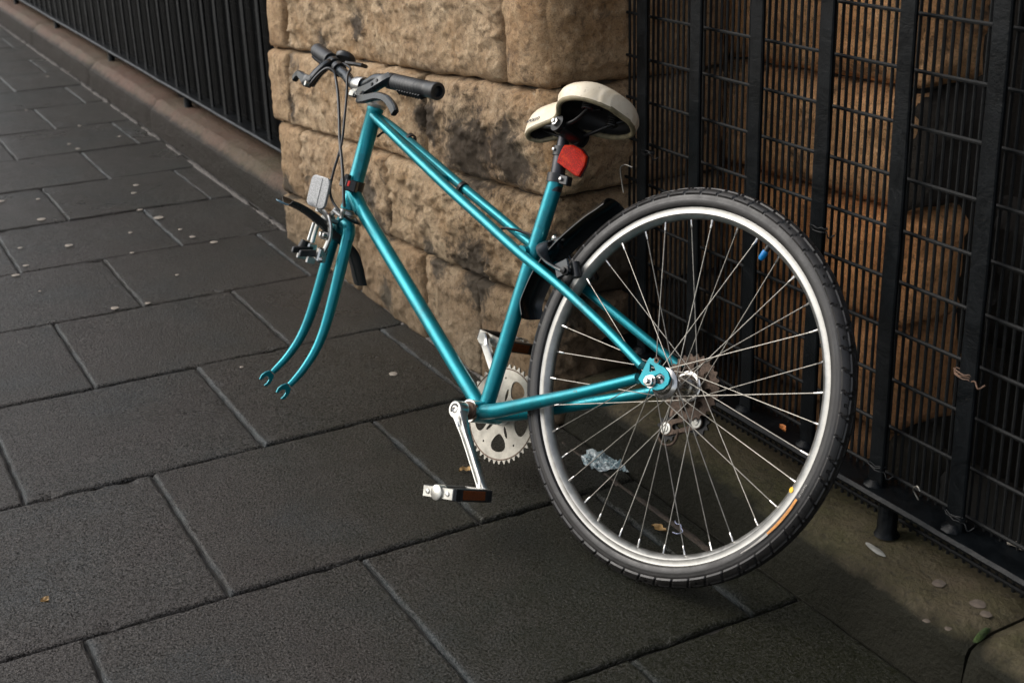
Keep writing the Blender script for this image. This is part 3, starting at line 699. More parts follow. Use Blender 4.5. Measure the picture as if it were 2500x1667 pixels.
# quill stem
stem = P1('stem', 'satin', tube([SP(0, 0, .018), SP(0, 0, .030)], .0111, 18))
sb = BP().add(*tube(catmull([SP(-.006, 0, .012), SP(.012, 0, .016), SP(.034, 0, .023), SP(.046, 0, .030)], 5), [.0135, .0135, .0128, .0120], 18, oval=.8)); sb.build('stem_arm', 'satin', stem)
clampc = SP(.045, .0, .034); BA = (SP(.045, .02, .037)-SP(.045, -.03, .034)).normalized()
P1('bar_clamp', 'alu', lathe([(-.019, .0128), (-.0195, .0155), (-.014, .0172), (.014, .0172), (.0195, .0155), (.019, .0128)], clampc, BA, 30, closed=True), stem)
P1('clamp_lug', 'alu_dull', box(SP(.053, .0, .014), .013, .008, .008, LS, FS, AX, ch=.003), stem)
P1('clamp_bolt', 'dark', lathe([(-.0165, .0), (-.0165, .0028), (-.0125, .0034), (-.012, .006), (.014, .006)], SP(.055, .0, .012), -LS, 14, cap=False), stem)
bar = P1('handlebar', 'satin', tube(catmull([SP(.020, .262, .0545), SP(.027, .20, .0545), SP(.036, .14, .0545), SP(.043, .098, .0545), SP(.046, .068, .0515), SP(.046, .043, .042), SP(.045, .020, .036), SP(.045, -.03, .034), SP(.045, -.055, .037), SP(.044, -.085, .047), SP(.041, -.13, .0555), SP(.037, -.19, .0705), SP(.033, -.235, .079)], 6), .0111, 20))
# grips
def grip(a, b, name='grip', openend=True):
    a = Vector(a); b = Vector(b); d = b-a; n = d.length; prof = [(0, .0118), (0, .0152), (.004, .0162), (.010, .0155)]
    k = 0; x = .016
    while x < n-.030: prof += [(x, .0150+.0010*math.sin(k*.5)), (x+.003, .0160), (x+.006, .0150)]; x += .0095; k += 1
    prof += [(n-.024, .0158), (n-.010, .0165), (n-.003, .0172), (n, .0160), (n, .0105), (n-.012, .0100), (n-.013, 0.0001)] if openend else [(n-.02, .0165), (n-.008, .0168), (n-.002, .014), (n, .008), (n, .0001)]
    g = P1(name, 'grip', lathe(prof, a, d, 28), bar)
    r = BP(); dn = d.normalized(); dv = (-AX-dn*(-AX).dot(dn)).normalized()
    for i in range(9):
        c = a+dn*(.026+i*.0095)+dv*.0150; r.add(*tube([c-dn.cross(dv)*.009, c+dv*.0045, c+dn.cross(dv)*.009], [.002, .0032, .002], 8))
    r.build('finger_ridges', 'grip', g); return g
grip(SP(.036, .135, .0545), SP(.0165, .283, .0545)); grip(SP(.036, -.205, .0735), SP(.030, -.312, .0905), openend=False)
# brake levers
def strap(pts, w, t, mat, name, parent, up=AX):
    """flat strap through pts, width w (list) across, thickness t"""
    pts = catmull(pts, 6); n = len(pts); ws = lerp_list(list(w), n) if isinstance(w, (list, tuple)) else [w]*n
    vs = []; fs = []
    for i, p in enumerate(pts):
        T = (pts[min(i+1, n-1)]-pts[max(i-1, 0)]).normalized(); u_ = (up-T*up.dot(T)).normalized(); b = T.cross(u_)
        hw = ws[i]/2; ht = t/2
        for (x, y) in ((-1, -.5), (-.7, -1), (.7, -1), (1, -.5), (1, .5), (.7, 1), (-.7, 1), (-1, .5)): vs.append(p+b*hw*x+u_*ht*y)
    for i in range(n-1):
        for k in range(8):
            k2 = (k+1) % 8; fs.append((i*8+k, i*8+k2, (i+1)*8+k2, (i+1)*8+k))
    fs += [tuple(range(7, -1, -1)), tuple((n-1)*8+k for k in range(8))]
    return P1(name, mat, (vs, fs), parent)
lv = P1('brake_lever', 'black', lathe([(-.010, .0118), (-.010, .0150), (-.006, .0162), (.006, .0162), (.010, .0150), (.010, .0118)], SP(.038, .122, .0545), SP(.036, .14, .0545)-SP(.043, .098, .0545), 24, closed=True))
strap([SP(.044, .128, .060), SP(.056, .118, .048), SP(.060, .094, .034), SP(.060, .066, .024), SP(.058, .040, .018)], [.022, .021, .020, .022, .023], .019, 'satin', 'lever_body', lv, up=FS)
strap([SP(.066, .072, .016), SP(.085, .100, .004), SP(.092, .140, .006), SP(.090, .185, .016), SP(.088, .214, .017), SP(.087, .238, .012), SP(.086, .262, .002), SP(.085, .272, -.006)], [.015, .016, .017, .015, .015, .016, .018, .017], .011, 'satin', 'lever_blade', lv, up=FS)
P1('barrel_adjuster', 'alu', lathe([(0, .004), (.004, .006), (.012, .006), (.016, .003), (.024, .003)], SP(.058, .044, .018), SP(.058, -.02, .006)-SP(.058, .044, .018), 12, cap=True), lv)
for q in ((.060, .104, .0385), (.057, .116, .0475)): P1('lever_screw', 'dark', lathe([(0, .0036), (.0016, .0036), (.0016, .0018), (.0006, .0016), (.0006, .0)], SP(q[0]+.0085, q[1], q[2]), FS, 12), lv)
lv = P1('brake_lever', 'black', lathe([(-.010, .0118), (-.010, .0150), (-.006, .0162), (.006, .0162), (.010, .0150), (.010, .0118)], SP(.039, -.176, .066), SP(.037, -.19, .0705)-SP(.041, -.13, .0555), 24, closed=True))
strap([SP(.048, -.176, .066), SP(.060, -.168, .056), SP(.072, -.166, .040), SP(.082, -.165, .020), SP(.086, -.164, .012)], [.020, .020, .020, .022, .023], .019, 'satin', 'lever_body', lv, up=LS)
strap([SP(.086, -.160, .016), SP(.092, -.172, .016), SP(.096, -.188, .022), SP(.096, -.204, .026), SP(.094, -.222, .024), SP(.093, -.236, .014)], [.026, .026, .017, .015, .016, .015], .012, 'satin', 'lever_blade', lv, up=FS)
P1('cable_pivot', 'alu', lathe([(-.006, .0), (-.006, .0052), (.006, .0052), (.006, .0)], SP(.092, -.160, .010), FS, 14), lv)
# twist / thumb shifter with cap and paddle
sh = P1('gear_shifter', 'black', lathe([(-.009, .0118), (-.009, .0150), (.009, .0150), (.009, .0118)], SP(.041, -.140, .058), SP(.037, -.19, .0705)-SP(.041, -.13, .0555), 22, closed=True))
P1('shifter_disc', 'black', lathe([(0, .001), (0, .020), (.003, .0225), (.010, .0225), (.014, .019), (.015, .001)], SP(.016, -.180, .080), (AX*.9-FS*.3-LS*.3), 26), sh)
strap([SP(.020, -.155, .076), SP(.006, -.135, .078), SP(-.004, -.118, .079)], [.018, .026, .025], .008, 'black', 'thumb_paddle', sh, up=AX)
P1('cable_barrel', 'dark', lathe([(0, .0035), (.003, .0050), (.012, .0050), (.014, .003)], SP(.034, -.140, .070), V(0, 0, -1), 12, cap=True), sh)
# cables
P1('brake_cable', 'cable', tube(catmull([SP(.088, -.158, .008), SP(.082, -.140, .034), SP(.074, -.122, .051), SP(.064, -.107, .049), SP(.060, -.098, .036), SP(.060, -.066, .006), SP(.060, -.032, -.035), SP(.060, .005, -.085), SP(.060, .038, -.120), SP(.060, .068, -.155), SP(.058, .090, -.190), SP(.055, .097, -.207)], 8), .0033, 10))
P1('brake_cable', 'cable', tube(catmull([SP(.034, -.140, .072), SP(.050, -.060, .062), SP(.060, -.042, .046), SP(.060, -.022, .010), SP(.060, .0, -.042), SP(.060, .017, -.092), SP(.060, .014, -.150), SP(.058, .016, -.185), SP(.052, .032, -.207), SP(.040, .055, -.222), SP(.020, .060, -.232), SP(-.005, .055, -.236), SP(-.02, .02, -.236), SP(-.025, -.02, -.230)], 7), .0027, 10))
P1('brake_cable', 'cable', tube(catmull([V(.915, -.016, .27), V(.88, -.012, .283), V(.80, -.013, .258), V(.70, -.014, .222), V(.62, -.014, .192), V(.55, -.012, .164), V(.50, -.008, .150), V(.47, .0, .163), V(.43, -.012, .165), V(.385, -.022, .160), V(.35, -.02, .150), V(.333, -.015, .150)], 6), .0024, 8))
for x_, z_ in ((.814, .2735), (.627, .2075)):
    d_ = V(.2, 0, .0695).normalized(); P1('cable_band', 'black', lathe([(-.004, .0094), (-.004, .0125), (.004, .0125), (.004, .0094)], V(x_, -.0165-.002, z_+.006), d_, 18, closed=True))
# lamp bracket on the head tube
lb = BP().add(*lathe([(-.010, .0168), (-.010, .0195), (.010, .0195), (.010, .0168)], HB+AX*.052, AX, 26, closed=True))
lbo = lb.build('lamp_bracket', 'black')
P1('bracket_block', 'black', box(HB+AX*.052+V(.022, .004, .0), .010, .013, .009, F_, L_, AX, ch=.002), lbo)
P1('bracket_block', 'black', box(HB+AX*.050+V(-.018, .022, 0), .012, .010, .012, V(.8, .6, 0), V(-.6, .8, 0), AX, ch=.002), lbo)
P1('bracket_block', 'black', box(HB+AX*.058+V(-.004, .026, 0), .005, .007, .013, V(.9, .4, 0), V(-.4, .9, 0), AX, ch=.0015), lbo)
P1('release_button', 'red', box(HB+AX*.054+V(.011, .0185, 0), .0062, .004, .0066, V(.9, -.3, 0), V(.3, .9, 0), AX, ch=.002), lbo)
P1('release_button', 'red', box(HB+AX*.053+V(-.020, .0315, 0), .0028, .0025, .0058, V(.9, .4, 0), V(-.4, .9, 0), AX, ch=.001), lbo)
# front reflector
rc = SP(.075, .004, -.196)
def rrect(w, h, r, n=6):
    out = []
    for cx_, cy_, a0 in ((w-r, h-r, 0), (-w+r, h-r, 90), (-w+r, -h+r, 180), (w-r, -h+r, 270)):
        for i in range(n+1): a = R(a0+90*i/n); out.append((cx_+r*math.cos(a), cy_+r*math.sin(a)))
    return out
rn = (FS*.80-LS*.25+V(0, 0, .0)).normalized()
rM = frameM(rc, LS*.94-FS*.34, AX*1.0+FS*.04)
rf = P1('front_reflector', 'reflc', plate([rrect(.028, .0325, .013)], .007, rM, .002))
P1('clear_stripe', 'reflc', plate([rrect(.010, .0285, .002)], .0012, rM @ Matrix.Translation((-.004, 0, .0040)), .0003), rf)
P1('reflector_stay', 'alu', tube(catmull([SP(.068, .0, -.224), SP(.062, .004, -.234), SP(.045, .002, -.238), SP(.025, 0, -.240)], 5), .0028, 10), rf)
# front brake caliper
fb = BP().add(*lathe([(-.030, .003), (-.030, .0055), (.026, .0055), (.026, .0078), (.034, .0078), (.036, .004)], SP(.012, 0, ZB-.030), FS, 16, cap=True)).build('front_brake', 'alu')
def arm(pts, w, t, name='brake_arm', mat='alu', parent=None, up=FS): return strap(pts, w, t, mat, name, parent, up)
arm([SP(.050, -.020, -.232), SP(.054, .004, -.233), SP(.052, .026, -.240), SP(.046, .036, -.256), SP(.042, .038, -.275), SP(.042, .036, -.292), SP(.044, .032, -.312)], [.008, .011, .013, .014, .013, .012, .011], .007, parent=fb)
arm([SP(.042, .034, -.218), SP(.044, .030, -.228), SP(.044, .012, -.240), SP(.042, -.016, -.246), SP(.042, -.034, -.262), SP(.042, -.039, -.285), SP(.044, -.034, -.312)], [.008, .011, .013, .013, .013, .012, .010], .007, parent=fb)
P1('adjuster_barrel', 'alu', lathe([(0, .003), (.002, .0052), (.010, .0052), (.012, .0035), (.020, .0035)], SP(.054, .094, -.211), V(0, 0, -1), 12, cap=True), fb)
P1('cable_anchor', 'alu', tube(catmull([SP(.052, .088, -.228), SP(.050, .065, -.226), SP(.048, .040, -.224)], 4), .0042, 10), fb)
P1('square_eyelet', 'alu', (lambda a, b: (a, b))(*plate([rrect(.009, .008, .002), [(p[0]*.62, p[1]*.62) for p in rrect(.009, .008, .002)]], .008, frameM(SP(.058, -.012, -.229), LS, AX))), fb)
P1('pivot_bolt', 'chrome', lathe([(-.004, .0085), (.006, .0085), (.008, .006), (.012, .0055), (.013, .0)], SP(.050, .030, -.277), FS, 16), fb)
for s in (1, -1):
    P1('brake_pad', 'black', box(SP(.066, .020*s-.004, -.321), .022, .0045, .0065, FS*.98-AX*.2, LS, AX, ch=.0015), fb)
    P1('pad_holder', 'alu', box(SP(.046, .030*s, -.318), .010, .008, .015, FS, LS, AX, ch=.003), fb)
    P1('pad_clip', 'alu', box(SP(.064, .026*s, -.333), .009, .004, .007, FS, LS, AX, ch=.001), fb)
    P1('pad_bolt', 'chrome', lathe([(0, .0045), (.006, .0045), (.008, .002), (.009, 0)], SP(.048, .036*s, -.326), LS*s, 12), fb)
P1('brake_arm_rod', 'alu', tube([SP(.052, -.034, -.262), SP(.053, -.036, -.300)], .0035, 10), fb)
P1('brake_shoe_cover', 'dark', tube([SP(.060, -.034, -.302), SP(.062, -.034, -.318)], [.009, .011], 14), fb)
# front mudguard
def guard(path, hw, dip, name, mat, parent=None, up=None, side=None, thick=.0012, wl=None):
    pts = catmull(path, 6); n = len(pts); K = 9; vs = []; fs = []
    for layer in (0, 1):
        for i, p in enumerate(pts):
            T = (pts[min(i+1, n-1)]-pts[max(i-1, 0)]).normalized(); N = side.cross(T).normalized(); w_ = hw*(wl(i/(n-1)) if wl else 1)
            for k in range(K):
                a = -1+2*k/(K-1); c = p+side*w_*a-N*dip*(abs(a)**2.4)*(1 if not wl else w_/hw); vs.append(c-N*thick*layer)
    b = n*K
    for i in range(n-1):
        for k in range(K-1):
            q = (i*K+k, i*K+k+1, (i+1)*K+k+1, (i+1)*K+k); fs.append(q); fs.append(tuple(b+x for x in reversed(q)))
    edge = [k for k in range(K)]+[i*K+K-1 for i in range(1, n)]+[(n-1)*K+k for k in range(K-2, -1, -1)]+[i*K for i in range(n-2, 0, -1)]
    for a_, c_ in zip(edge, edge[1:]+edge[:1]): fs.append((a_, b+a_, b+c_, c_))
    return P1(name, mat, (vs, fs), parent)
gf = guard([SP(.136, 0, -.238), SP(.122, 0, -.2395), SP(.100, 0, -.245), SP(.075, 0, -.2545), SP(.050, 0, -.267), SP(.024, 0, -.281), SP(-.004, 0, -.293), SP(-.024, 0, -.307), SP(-.040, 0, -.330), SP(-.052, 0, -.352), SP(-.060, 0, -.366)], .030, .013, 'front_mudguard', 'guard', side=-LS)
guard([SP(.156, 0, -.2335), SP(.148, 0, -.2365), SP(.136, 0, -.2385)], .015, .003, 'mudguard_tip', 'guardtip', gf, side=-LS, wl=lambda t: .55+.45*t)

# ---- seat post, collar, rear reflector, saddle
pd = (V(.3825, 0, .340)-STT).normalized()
P1('seat_post', 'post', tube([STT-pd*.02, STT+pd*.052, STT+pd*.060, STT+pd*.078], [.0127, .0127, .0110, .0105], 22))
sc_ = P1('seat_collar', 'black', lathe([(-.004, .0146), (-.004, .0178), (.012, .0178), (.012, .0146)], STT, pd, 26, closed=True))
P1('collar_ear', 'black', box(STT+pd*.004+V(-.024, .002, 0), .010, .0075, .0085, V(1, 0, 0), L_, pd, ch=.0015), sc_)
for y_ in (-1, 1): P1('collar_bolt', 'chrome', lathe([(0, .0035), (.004, .0035), (.005, .002)], STT+pd*.004+V(-.020, .0095*y_, 0), V(0, y_, 0), 10, cap=True), sc_)
rr_ = P1('rear_reflector_clip', 'black', lathe([(-.008, .0130), (-.008, .0155), (.008, .0155), (.008, .0130)], STT+pd*.052, pd, 22, closed=True))
P1('clip_screw', 'chrome', lathe([(0, .003), (.003, .003), (.004, .001)], STT+pd*.052+V(.004, .016, 0), L_, 10, cap=True), rr_)
P1('clip_arm', 'black', box(STT+pd*.044+V(-.020, 0, 0), .010, .008, .010, V(1, 0, 0), L_, pd, ch=.002), rr_)
hexr = [(-.019, .033), (.017, .034), (.034, .010), (.033, -.010), (.017, -.034), (-.014, -.033), (-.033, -.006), (-.033, .008)]
_X, _Y = V(.677, .690, -.257), V(.255, .109, .961); _Z = _X.cross(_Y); _X = (_X*.93+_Z*.36).normalized()
hM = frameM(STT+pd*.042+V(-.034, .004, -.002), _X, _Y)
hexr = [(-(x-757)/5.807/1395/.93, -(y-1230)/5.807/1395) for x, y in ((655, 1000), (780, 1008), (900, 1080), (968, 1185), (940, 1310), (855, 1460), (800, 1445), (548, 1240), (575, 1150), (620, 1050))]
rro = P1('rear_reflector', 'reflr', plate([hexr], .011, hM, .003))
P1('reflector_backing', 'black', plate([[(x*1.04, y*1.04) for x, y in hexr]], .004, hM @ Matrix.Translation((0, 0, .006)), .0005), rro)
# saddle
sN = V(.470, 0, .3340); SPITCH, SYAW, SROLL = R(19), R(7), R(15)
_r = Matrix.Rotation(SPITCH, 3, 'Y') ; _r = Matrix.Rotation(-SYAW, 3, 'Z') @ _r
sf = _r @ V(1, 0, 0); _q = Matrix.Rotation(SROLL, 3, sf); sl = _q @ (_r @ V(0, 1, 0)); su = sf.cross(sl)
def SA(t, y, z): return sN-sf*t+sl*y+su*z
LEN = .242
def halfw(t):
    pts = [(0, .004), (.006, .016), (.016, .023), (.04, .0265), (.08, .0275), (.100, .030), (.120, .042), (.138, .062), (.165, .076), (.192, .078), (.216, .069), (.234, .049), (.243, .025), (.246, .008)]
    for (a, b), (c, d) in zip(pts, pts[1:]):
        if t <= c: return b+(d-b)*(t-a)/(c-a)
    return pts[-1][1]
_hw = halfw
def halfw(t): return sum(_hw(min(LEN, max(0, t+k*.0022))) for k in range(-4, 5))/9 if .008 < t < LEN-.008 else _hw(t)
def saddle_shell(off, zoff):
    NT_, NV = 56, 16; vs = []; fs = []
    for i in range(NT_+1):
        u = i/NT_; t = LEN*(.5-.5*math.cos(math.pi*u)); t = min(max(t, .0), LEN); w_ = max(.002, halfw(t)-off)
        tt = off*1+(LEN-2*off)*t/LEN
        zr = -.004+.004*math.sin(t*12)+(-.012*max(0, (t-.13)/.13)); top = .037+.011*min(1, t/.035)-.009*max(0, (t-.07)/.10)
        if t > .205: top -= .018*((t-.205)/.041)**2
        if t < .02: top -= .018*(1-t/.02)**2
        top -= off
        for j in range(NV+1):
            a = math.pi*j/NV; cy_ = math.cos(a); sy_ = math.sin(a)
            y = w_*math.copysign(abs(cy_)**.72, cy_); z = zr+(top-zr)*sy_**.62
            if j in (0, NV): y *= .93
            vs.append(SA(tt, y, z+zoff*0))
    W_ = NV+1
    for i in range(NT_):
        for j in range(NV): fs.append((i*W_+j, (i+1)*W_+j, (i+1)*W_+j+1, i*W_+j+1))
    fs.append(tuple(range(W_))); fs.append(tuple(NT_*W_+j for j in range(NV, -1, -1)))
    rim = [i*W_ for i in range(NT_+1)]+[i*W_+NV for i in range(NT_, -1, -1)]
    return vs, fs, rim
vs, fs, rim = saddle_shell(0, 0)
saddle = P1('saddle', 'cream', (vs, fs), auto=None)
vi, fi, rimi = saddle_shell(.0075, 0)
# thick lip between outer skin and inner shell
lip = BP(); rp = [Vector(vs[i]) for i in rim]; ri = [Vector(vi[i]) for i in rimi]
mid = [(a+b)/2 for a, b in zip(rp, ri)]
lip.add(*tube(mid+[mid[0]], .0046, 10, cap=False)); lip.build('saddle_edge', 'piping', saddle)
P1('saddle_inner', 'undershell', (vi, fi), saddle, auto=None)
# lower skin closing the open underside a little way up: dark plastic base with ribs
base = BP()
for s in (1, -1): base.add(*tube(catmull([SA(.03, .006*s, .012), SA(.07, .018*s, -.006), SA(.11, .022*s, -.016), SA(.15, .022*s, -.016), SA(.19, .030*s, -.004), SA(.215, .045*s, .008)], 6), .0036, 10))
base.build('saddle_rails', 'dark', saddle)
cl = BP()
cl.add(*box(SA(.118, 0, -.020), .014, .026, .010, sf, sl, su, ch=.003))
for y_ in (-.030, -.022, .022, .030): cl.add(*lathe([(-.003, .010), (-.003, .015), (.003, .015), (.003, .010)], SA(.118, y_, -.018), sl, 18, cap=True))
cl.build('saddle_clamp', 'dark', saddle)
P1('clamp_nut', 'chrome', lathe([(0, .007), (.006, .007), (.007, .004), (.010, .004)], SA(.118, .033, -.018), sl, 6, cap=True), saddle)
for q in ((.19, .03, .012), (.20, -.03, .010), (.165, .0, .014)): P1('underside_rib', 'dark', tube([SA(q[0], q[1], q[2]), SA(q[0]+.022, q[1]*1.3, q[2]-.004)], .003, 8), saddle)
for s in (1, -1):
    sp = [];
    for i in range(60): a = i*.63; sp.append(SA(.188+.009*math.cos(a), .030*s+.009*math.sin(a), -.008+.00045*i))
    P1('saddle_spring', 'dark', tube(sp, .002, 6), saddle)
tM = frameM(SA(.043, .0232, .0175), -sf, su*.94-sl*.30)
tM = frameM(SA(.036, .0268, .0110), sf*-1, su*.985-sl*.12)
def wrap(vs_): return vs_
P1('saddle_lettering', 'ink', text_mesh('APOLLO', .0095, tM, .0003, .25), saddle, smooth=False)

# ---- rear wheel
wheel = empty('rear_wheel'); wheel.parent = bike; wheel.location = (0, 0, RT)
def W1(name, mat, shape, **k): return P1(name, mat, shape, wheel, **k)
# tyre with moulded tread
NA = 1080; CR = .2965; CT = .0225; vs = []; fs = []
prof = [(-1.0+2.0*i/46) for i in range(47)]          # -1..1 -> cross angle
def treadh(ia, q): return treadh0(ia, q)*1.5
def treadh0(ia, q):
    # q: cross position in degrees (0 = crown)
    aq = abs(q); pitch = ia % 18; cyc = (ia//18) % 3
    if aq > 62: return 0
    h = .0019
    sft = (aq*.16) if q > 0 else (-aq*.16)
    pp = (ia+int(aq*.13)+(9 if q < 0 else 0)) % 18
    if aq > 52: return .0019 if pp > 1.2 else .0002
    if pp < 2: h = .0003
    if 24 < aq < 28.5: h = .0006
    if cyc == 1 and 28 < aq < 46 and 9 <= pp < 11: h = .0005
    if aq < 24 and cyc != 2 and (ia+6) % 18 < 1.5 and q > 5: h = .0006
    if aq < 3: h = .0010
    return h
for ia in range(NA):
    th = 2*math.pi*ia/NA; ct, st = math.cos(th), math.sin(th)
    for p in prof:
        q = p*128; a = R(q); r_ = CT+treadh(ia, q)-.0028
        if 74 < abs(q) < 77 or 82 < abs(q) < 84: r_ -= .0005
        if abs(q) > 118: r_ -= .002*(abs(q)-118)/10
        rad = CR+r_*math.cos(a)*1.0; y = r_*math.sin(a)*.92
        vs.append((rad*ct, y, rad*st))
K = len(prof)
for ia in range(NA):
    ib = (ia+1) % NA
    for k in range(K-1): fs.append((ia*K+k, ib*K+k, ib*K+k+1, ia*K+k+1))
W1('tyre', 'tyre', (vs, fs), auto=30)
rimprof = [(.0100, .2855), (.0118, .2862), (.0122, .2848), (.0118, .2830), (.0116, .2765), (.0120, .2755), (.0112, .2742), (.0100, .2728), (.0060, .2690), (.0020, .2672), (-.0020, .2672), (-.0060, .2690), (-.0100, .2728), (-.0112, .2742), (-.0120, .2755), (-.0116, .2765), (-.0118, .2830), (-.0122, .2848), (-.0118, .2862), (-.0100, .2855), (-.0080, .2790), (.0080, .2790)]
W1('rim', 'rim', lathe(rimprof, (0, 0, 0), (0, 1, 0), 240, closed=True), auto=25)
W1('hub', 'chrome', lathe([(-.0365, .012), (-.0355, .0245), (-.0335, .0255), (-.0300, .0255), (-.0290, .0240), (-.0285, .0205), (-.0240, .0190), (-.0200, .0180), (-.0170, .0165), (-.012, .0125), (.012, .0125), (.0170, .0165), (.0200, .0180), (.0240, .0190), (.0275, .0205), (.0280, .0245), (.0290, .0255), (.0320, .0255), (.0330, .0245), (.0360, .0190), (.044, .0165), (.050, .0130), (.052, .0080), (.060, .0080)], (0, 0, 0), (0, 1, 0), 44, cap=True))
for s in (1, -1):
    for i in range(18):
        a = R(i*20+10); W1('spoke_hole', 'dark', lathe([(0, .0015), (.0004, .0015), (.0004, 0)], V(.0215*math.cos(a), (.0334 if s > 0 else -.0366)*1+(0 if s > 0 else 0), .0215*math.sin(a)), V(0, s, 0), 8)) if s > 0 else None
for s in (1, -1):
    ax_ = BP().add(*lathe([(.060, .0048), (.0655, .0048), (.0655, .0085), (.0665, .0105), (.0675, .0105), (.0675, .0085), (.0745, .0085), (.0750, .0070), (.0750, .0046), (.0800, .0046), (.0808, .0038), (.0808, 0)], (0, 0, 0), (0, s, 0), 6 if False else 12)); ax_.build('axle_nut', 'chrome', wheel)
for i in range(36):
    th = R(6.4+10*i); k = (i-5) % 4          # i=5 -> 56 degrees: right flange, trailing
    side = -1 if k in (0, 2) else 1; off = -75 if k in (0, 1) else 75
    ha = th+R(off); hy = .0305*side + (.0016 if i % 3 else -.0016)
    a = V(.0215*math.cos(ha), hy, .0215*math.sin(ha)); b = V(.2660*math.cos(th), .0035*side, .2660*math.sin(th))
    W1('spoke', 'steel', tube([a, a.lerp(b, .5), b], .00088, 6))
    W1('nipple', 'chrome', tube([b.lerp(a, .050), b.lerp(a, .046), b.lerp(a, .010), b.lerp(a, -.006)], [.0012, .0020, .0020, .0024], 8))
va = R(111.3)
W1('valve', 'black', tube([V(.268*math.cos(va), 0, .268*math.sin(va)), V(.258*math.cos(va), 0, .258*math.sin(va))], [.0045, .0040], 12))
W1('valve_cap', 'blue', tube([V(.259*math.cos(va), 0, .259*math.sin(va)), V(.256*math.cos(va), 0, .256*math.sin(va)), V(.246*math.cos(va), 0, .246*math.sin(va)), V(.243*math.cos(va), 0, .243*math.sin(va))], [.0045, .0052, .0050, .0032], 14))
def arcband(a0, a1, r0f, r1f, n, ypos=None):
    vs = []; fs = []
    for i in range(n+1):
        t = i/n; th = R(a0+(a1-a0)*t); r0, r1 = r0f(t), r1f(t)
        for r in (r0, (r0+r1)/2, r1):
            q = math.acos(max(-1, min(1, (r-CR)/CT))); y = CT*math.sin(q)*.92+.0006
            vs.append((r*math.cos(th), y, r*math.sin(th)))
    for i in range(n):
        for j in range(2): fs.append((i*3+j, (i+1)*3+j, (i+1)*3+j+1, i*3+j+1))
    return vs, fs

GUM = [(-3.74, 0.444, 0.0115), (-3.815, 0.485, 0.0097), (-4.0, 0.501, 0.0078), (-4.281, 0.612, 0.0156), (-4.538, 0.648, 0.0089), (-4.534, 0.972, 0.0117), (-4.435, 0.94, 0.0102), (-4.215, 0.906, 0.0097), (-4.091, 0.933, 0.0166), (-3.974, 0.817, 0.008), (-3.945, 0.629, 0.0134), (-3.319, 0.618, 0.0116), (-3.31, 0.7, 0.0078), (-3.739, 1.003, 0.0122), (-3.496, 0.828, 0.0062), (-4.581, 0.538, 0.0127), (-5.635, 1.012, 0.0095), (-5.335, 1.106, 0.0091), (-5.214, 0.918, 0.0117), (-6.983, 1.238, 0.0098), (-3.924, 0.955, 0.008), (-3.768, 0.772, 0.0076), (-5.319, 0.908, 0.0089), (-3.827, 0.965, 0.0101), (-2.762, 0.773, 0.0051), (-3.562, 0.477, 0.005), (-2.542, 1.051, 0.0107), (-6.103, 0.882, 0.0084), (-6.904, 1.122, 0.0096)]
LF = [(-1.662, 1.159), (-1.585, 1.354), (-2.559, 1.231), (-1.974, 0.196), (-2.032, 0.974)]
TH = (-1.655, 1.19)
SC = [(-1.941, 1.213), (-1.903, 1.242)]
BT = (-1.129, 1.385)
MS = (-1.066, 1.278)
WH = (-1.299, 1.303)
LI = [(-1.182, 1.316, 0.01), (-1.115, 1.323, 0.011), (-1.091, 1.313, 0.008), (-1.121, 1.231, 0.005), (-1.092, 1.242, 0.005)]
W1('orange_sidewall_stripe', 'orange', arcband(-161.4, -147.4, lambda t: .2915+.0005*t, lambda t: .2965-.0012*(t-.5)**2*4, 24), smooth=True)
W1('grey_sidewall_stripe', 'greyprint', arcband(-147.4, -136.7, lambda t: .2918+.0012*t, lambda t: .2962-.0022*t, 20), smooth=True)
for i_, ch in enumerate('TRICOUNT'):
    th = R(-162.5-.55*i_); c = V(.2942*math.cos(th), .0212, .2942*math.sin(th)); tang = V(-math.sin(th), 0, math.cos(th)); rad = V(math.cos(th), .10, math.sin(th))
    # written along the sidewall
    W1('sidewall_letter', 'greyprint', text_mesh(ch, .0042, frameM(c, -tang, rad), .0002), smooth=False)
ya = R(-161.7); W1('yellow_rim_sticker', 'yellow', lathe([(0, .0048), (.0006, .0044), (.0008, 0)], V(.2735*math.cos(ya), .0105, .2735*math.sin(ya)), V(-.35*math.cos(ya), .8, -.35*math.sin(ya)), 16))
# freewheel sprockets
def gear(nt, rr_, rin, tooth=.0042):
    L = []
    for i in range(nt):
        for (u, d) in ((-.5, -.2), (-.30, .0), (-.14, .85), (0, 1), (.14, .85), (.30, .0)):
            a = 2*math.pi*(i+u)/nt; r_ = rr_-tooth*.45+tooth*d; L.append((r_*math.cos(a), r_*math.sin(a)))
    H = [(rin*math.cos(2*math.pi*i/28), rin*math.sin(2*math.pi*i/28)) for i in range(28)]
    return L, H
def lmat(y, O=(0, 0, 0)): return Matrix(((1, 0, 0, O[0]), (0, 0, -1, y), (0, 1, 0, O[2]), (0, 0, 0, 1)))
for i, (nt, y) in enumerate(((26, -.0415), (22, -.0465), (19, -.0515), (16, -.0560), (14, -.0605))):
    r_ = nt*.0127/(2*math.pi); L, H = gear(nt, r_, r_-.010 if i < 3 else .012)
    holes = [H]
    if i == 0:
        holes = [[(.017*math.cos(2*math.pi*k/24), .017*math.sin(2*math.pi*k/24)) for k in range(24)]]
        for h_ in range(8):
            a = 2*math.pi*h_/8; holes.append([((.034+.0085*math.cos(b*math.pi/5)*.9)*math.cos(a)-(.0075*math.sin(b*math.pi/5))*math.sin(a), (.034+.0085*math.cos(b*math.pi/5)*.9)*math.sin(a)+(.0075*math.sin(b*math.pi/5))*math.cos(a)) for b in range(10)])
    W1('sprocket', 'rust', plate([L]+holes, .0020, lmat(y), .0003))
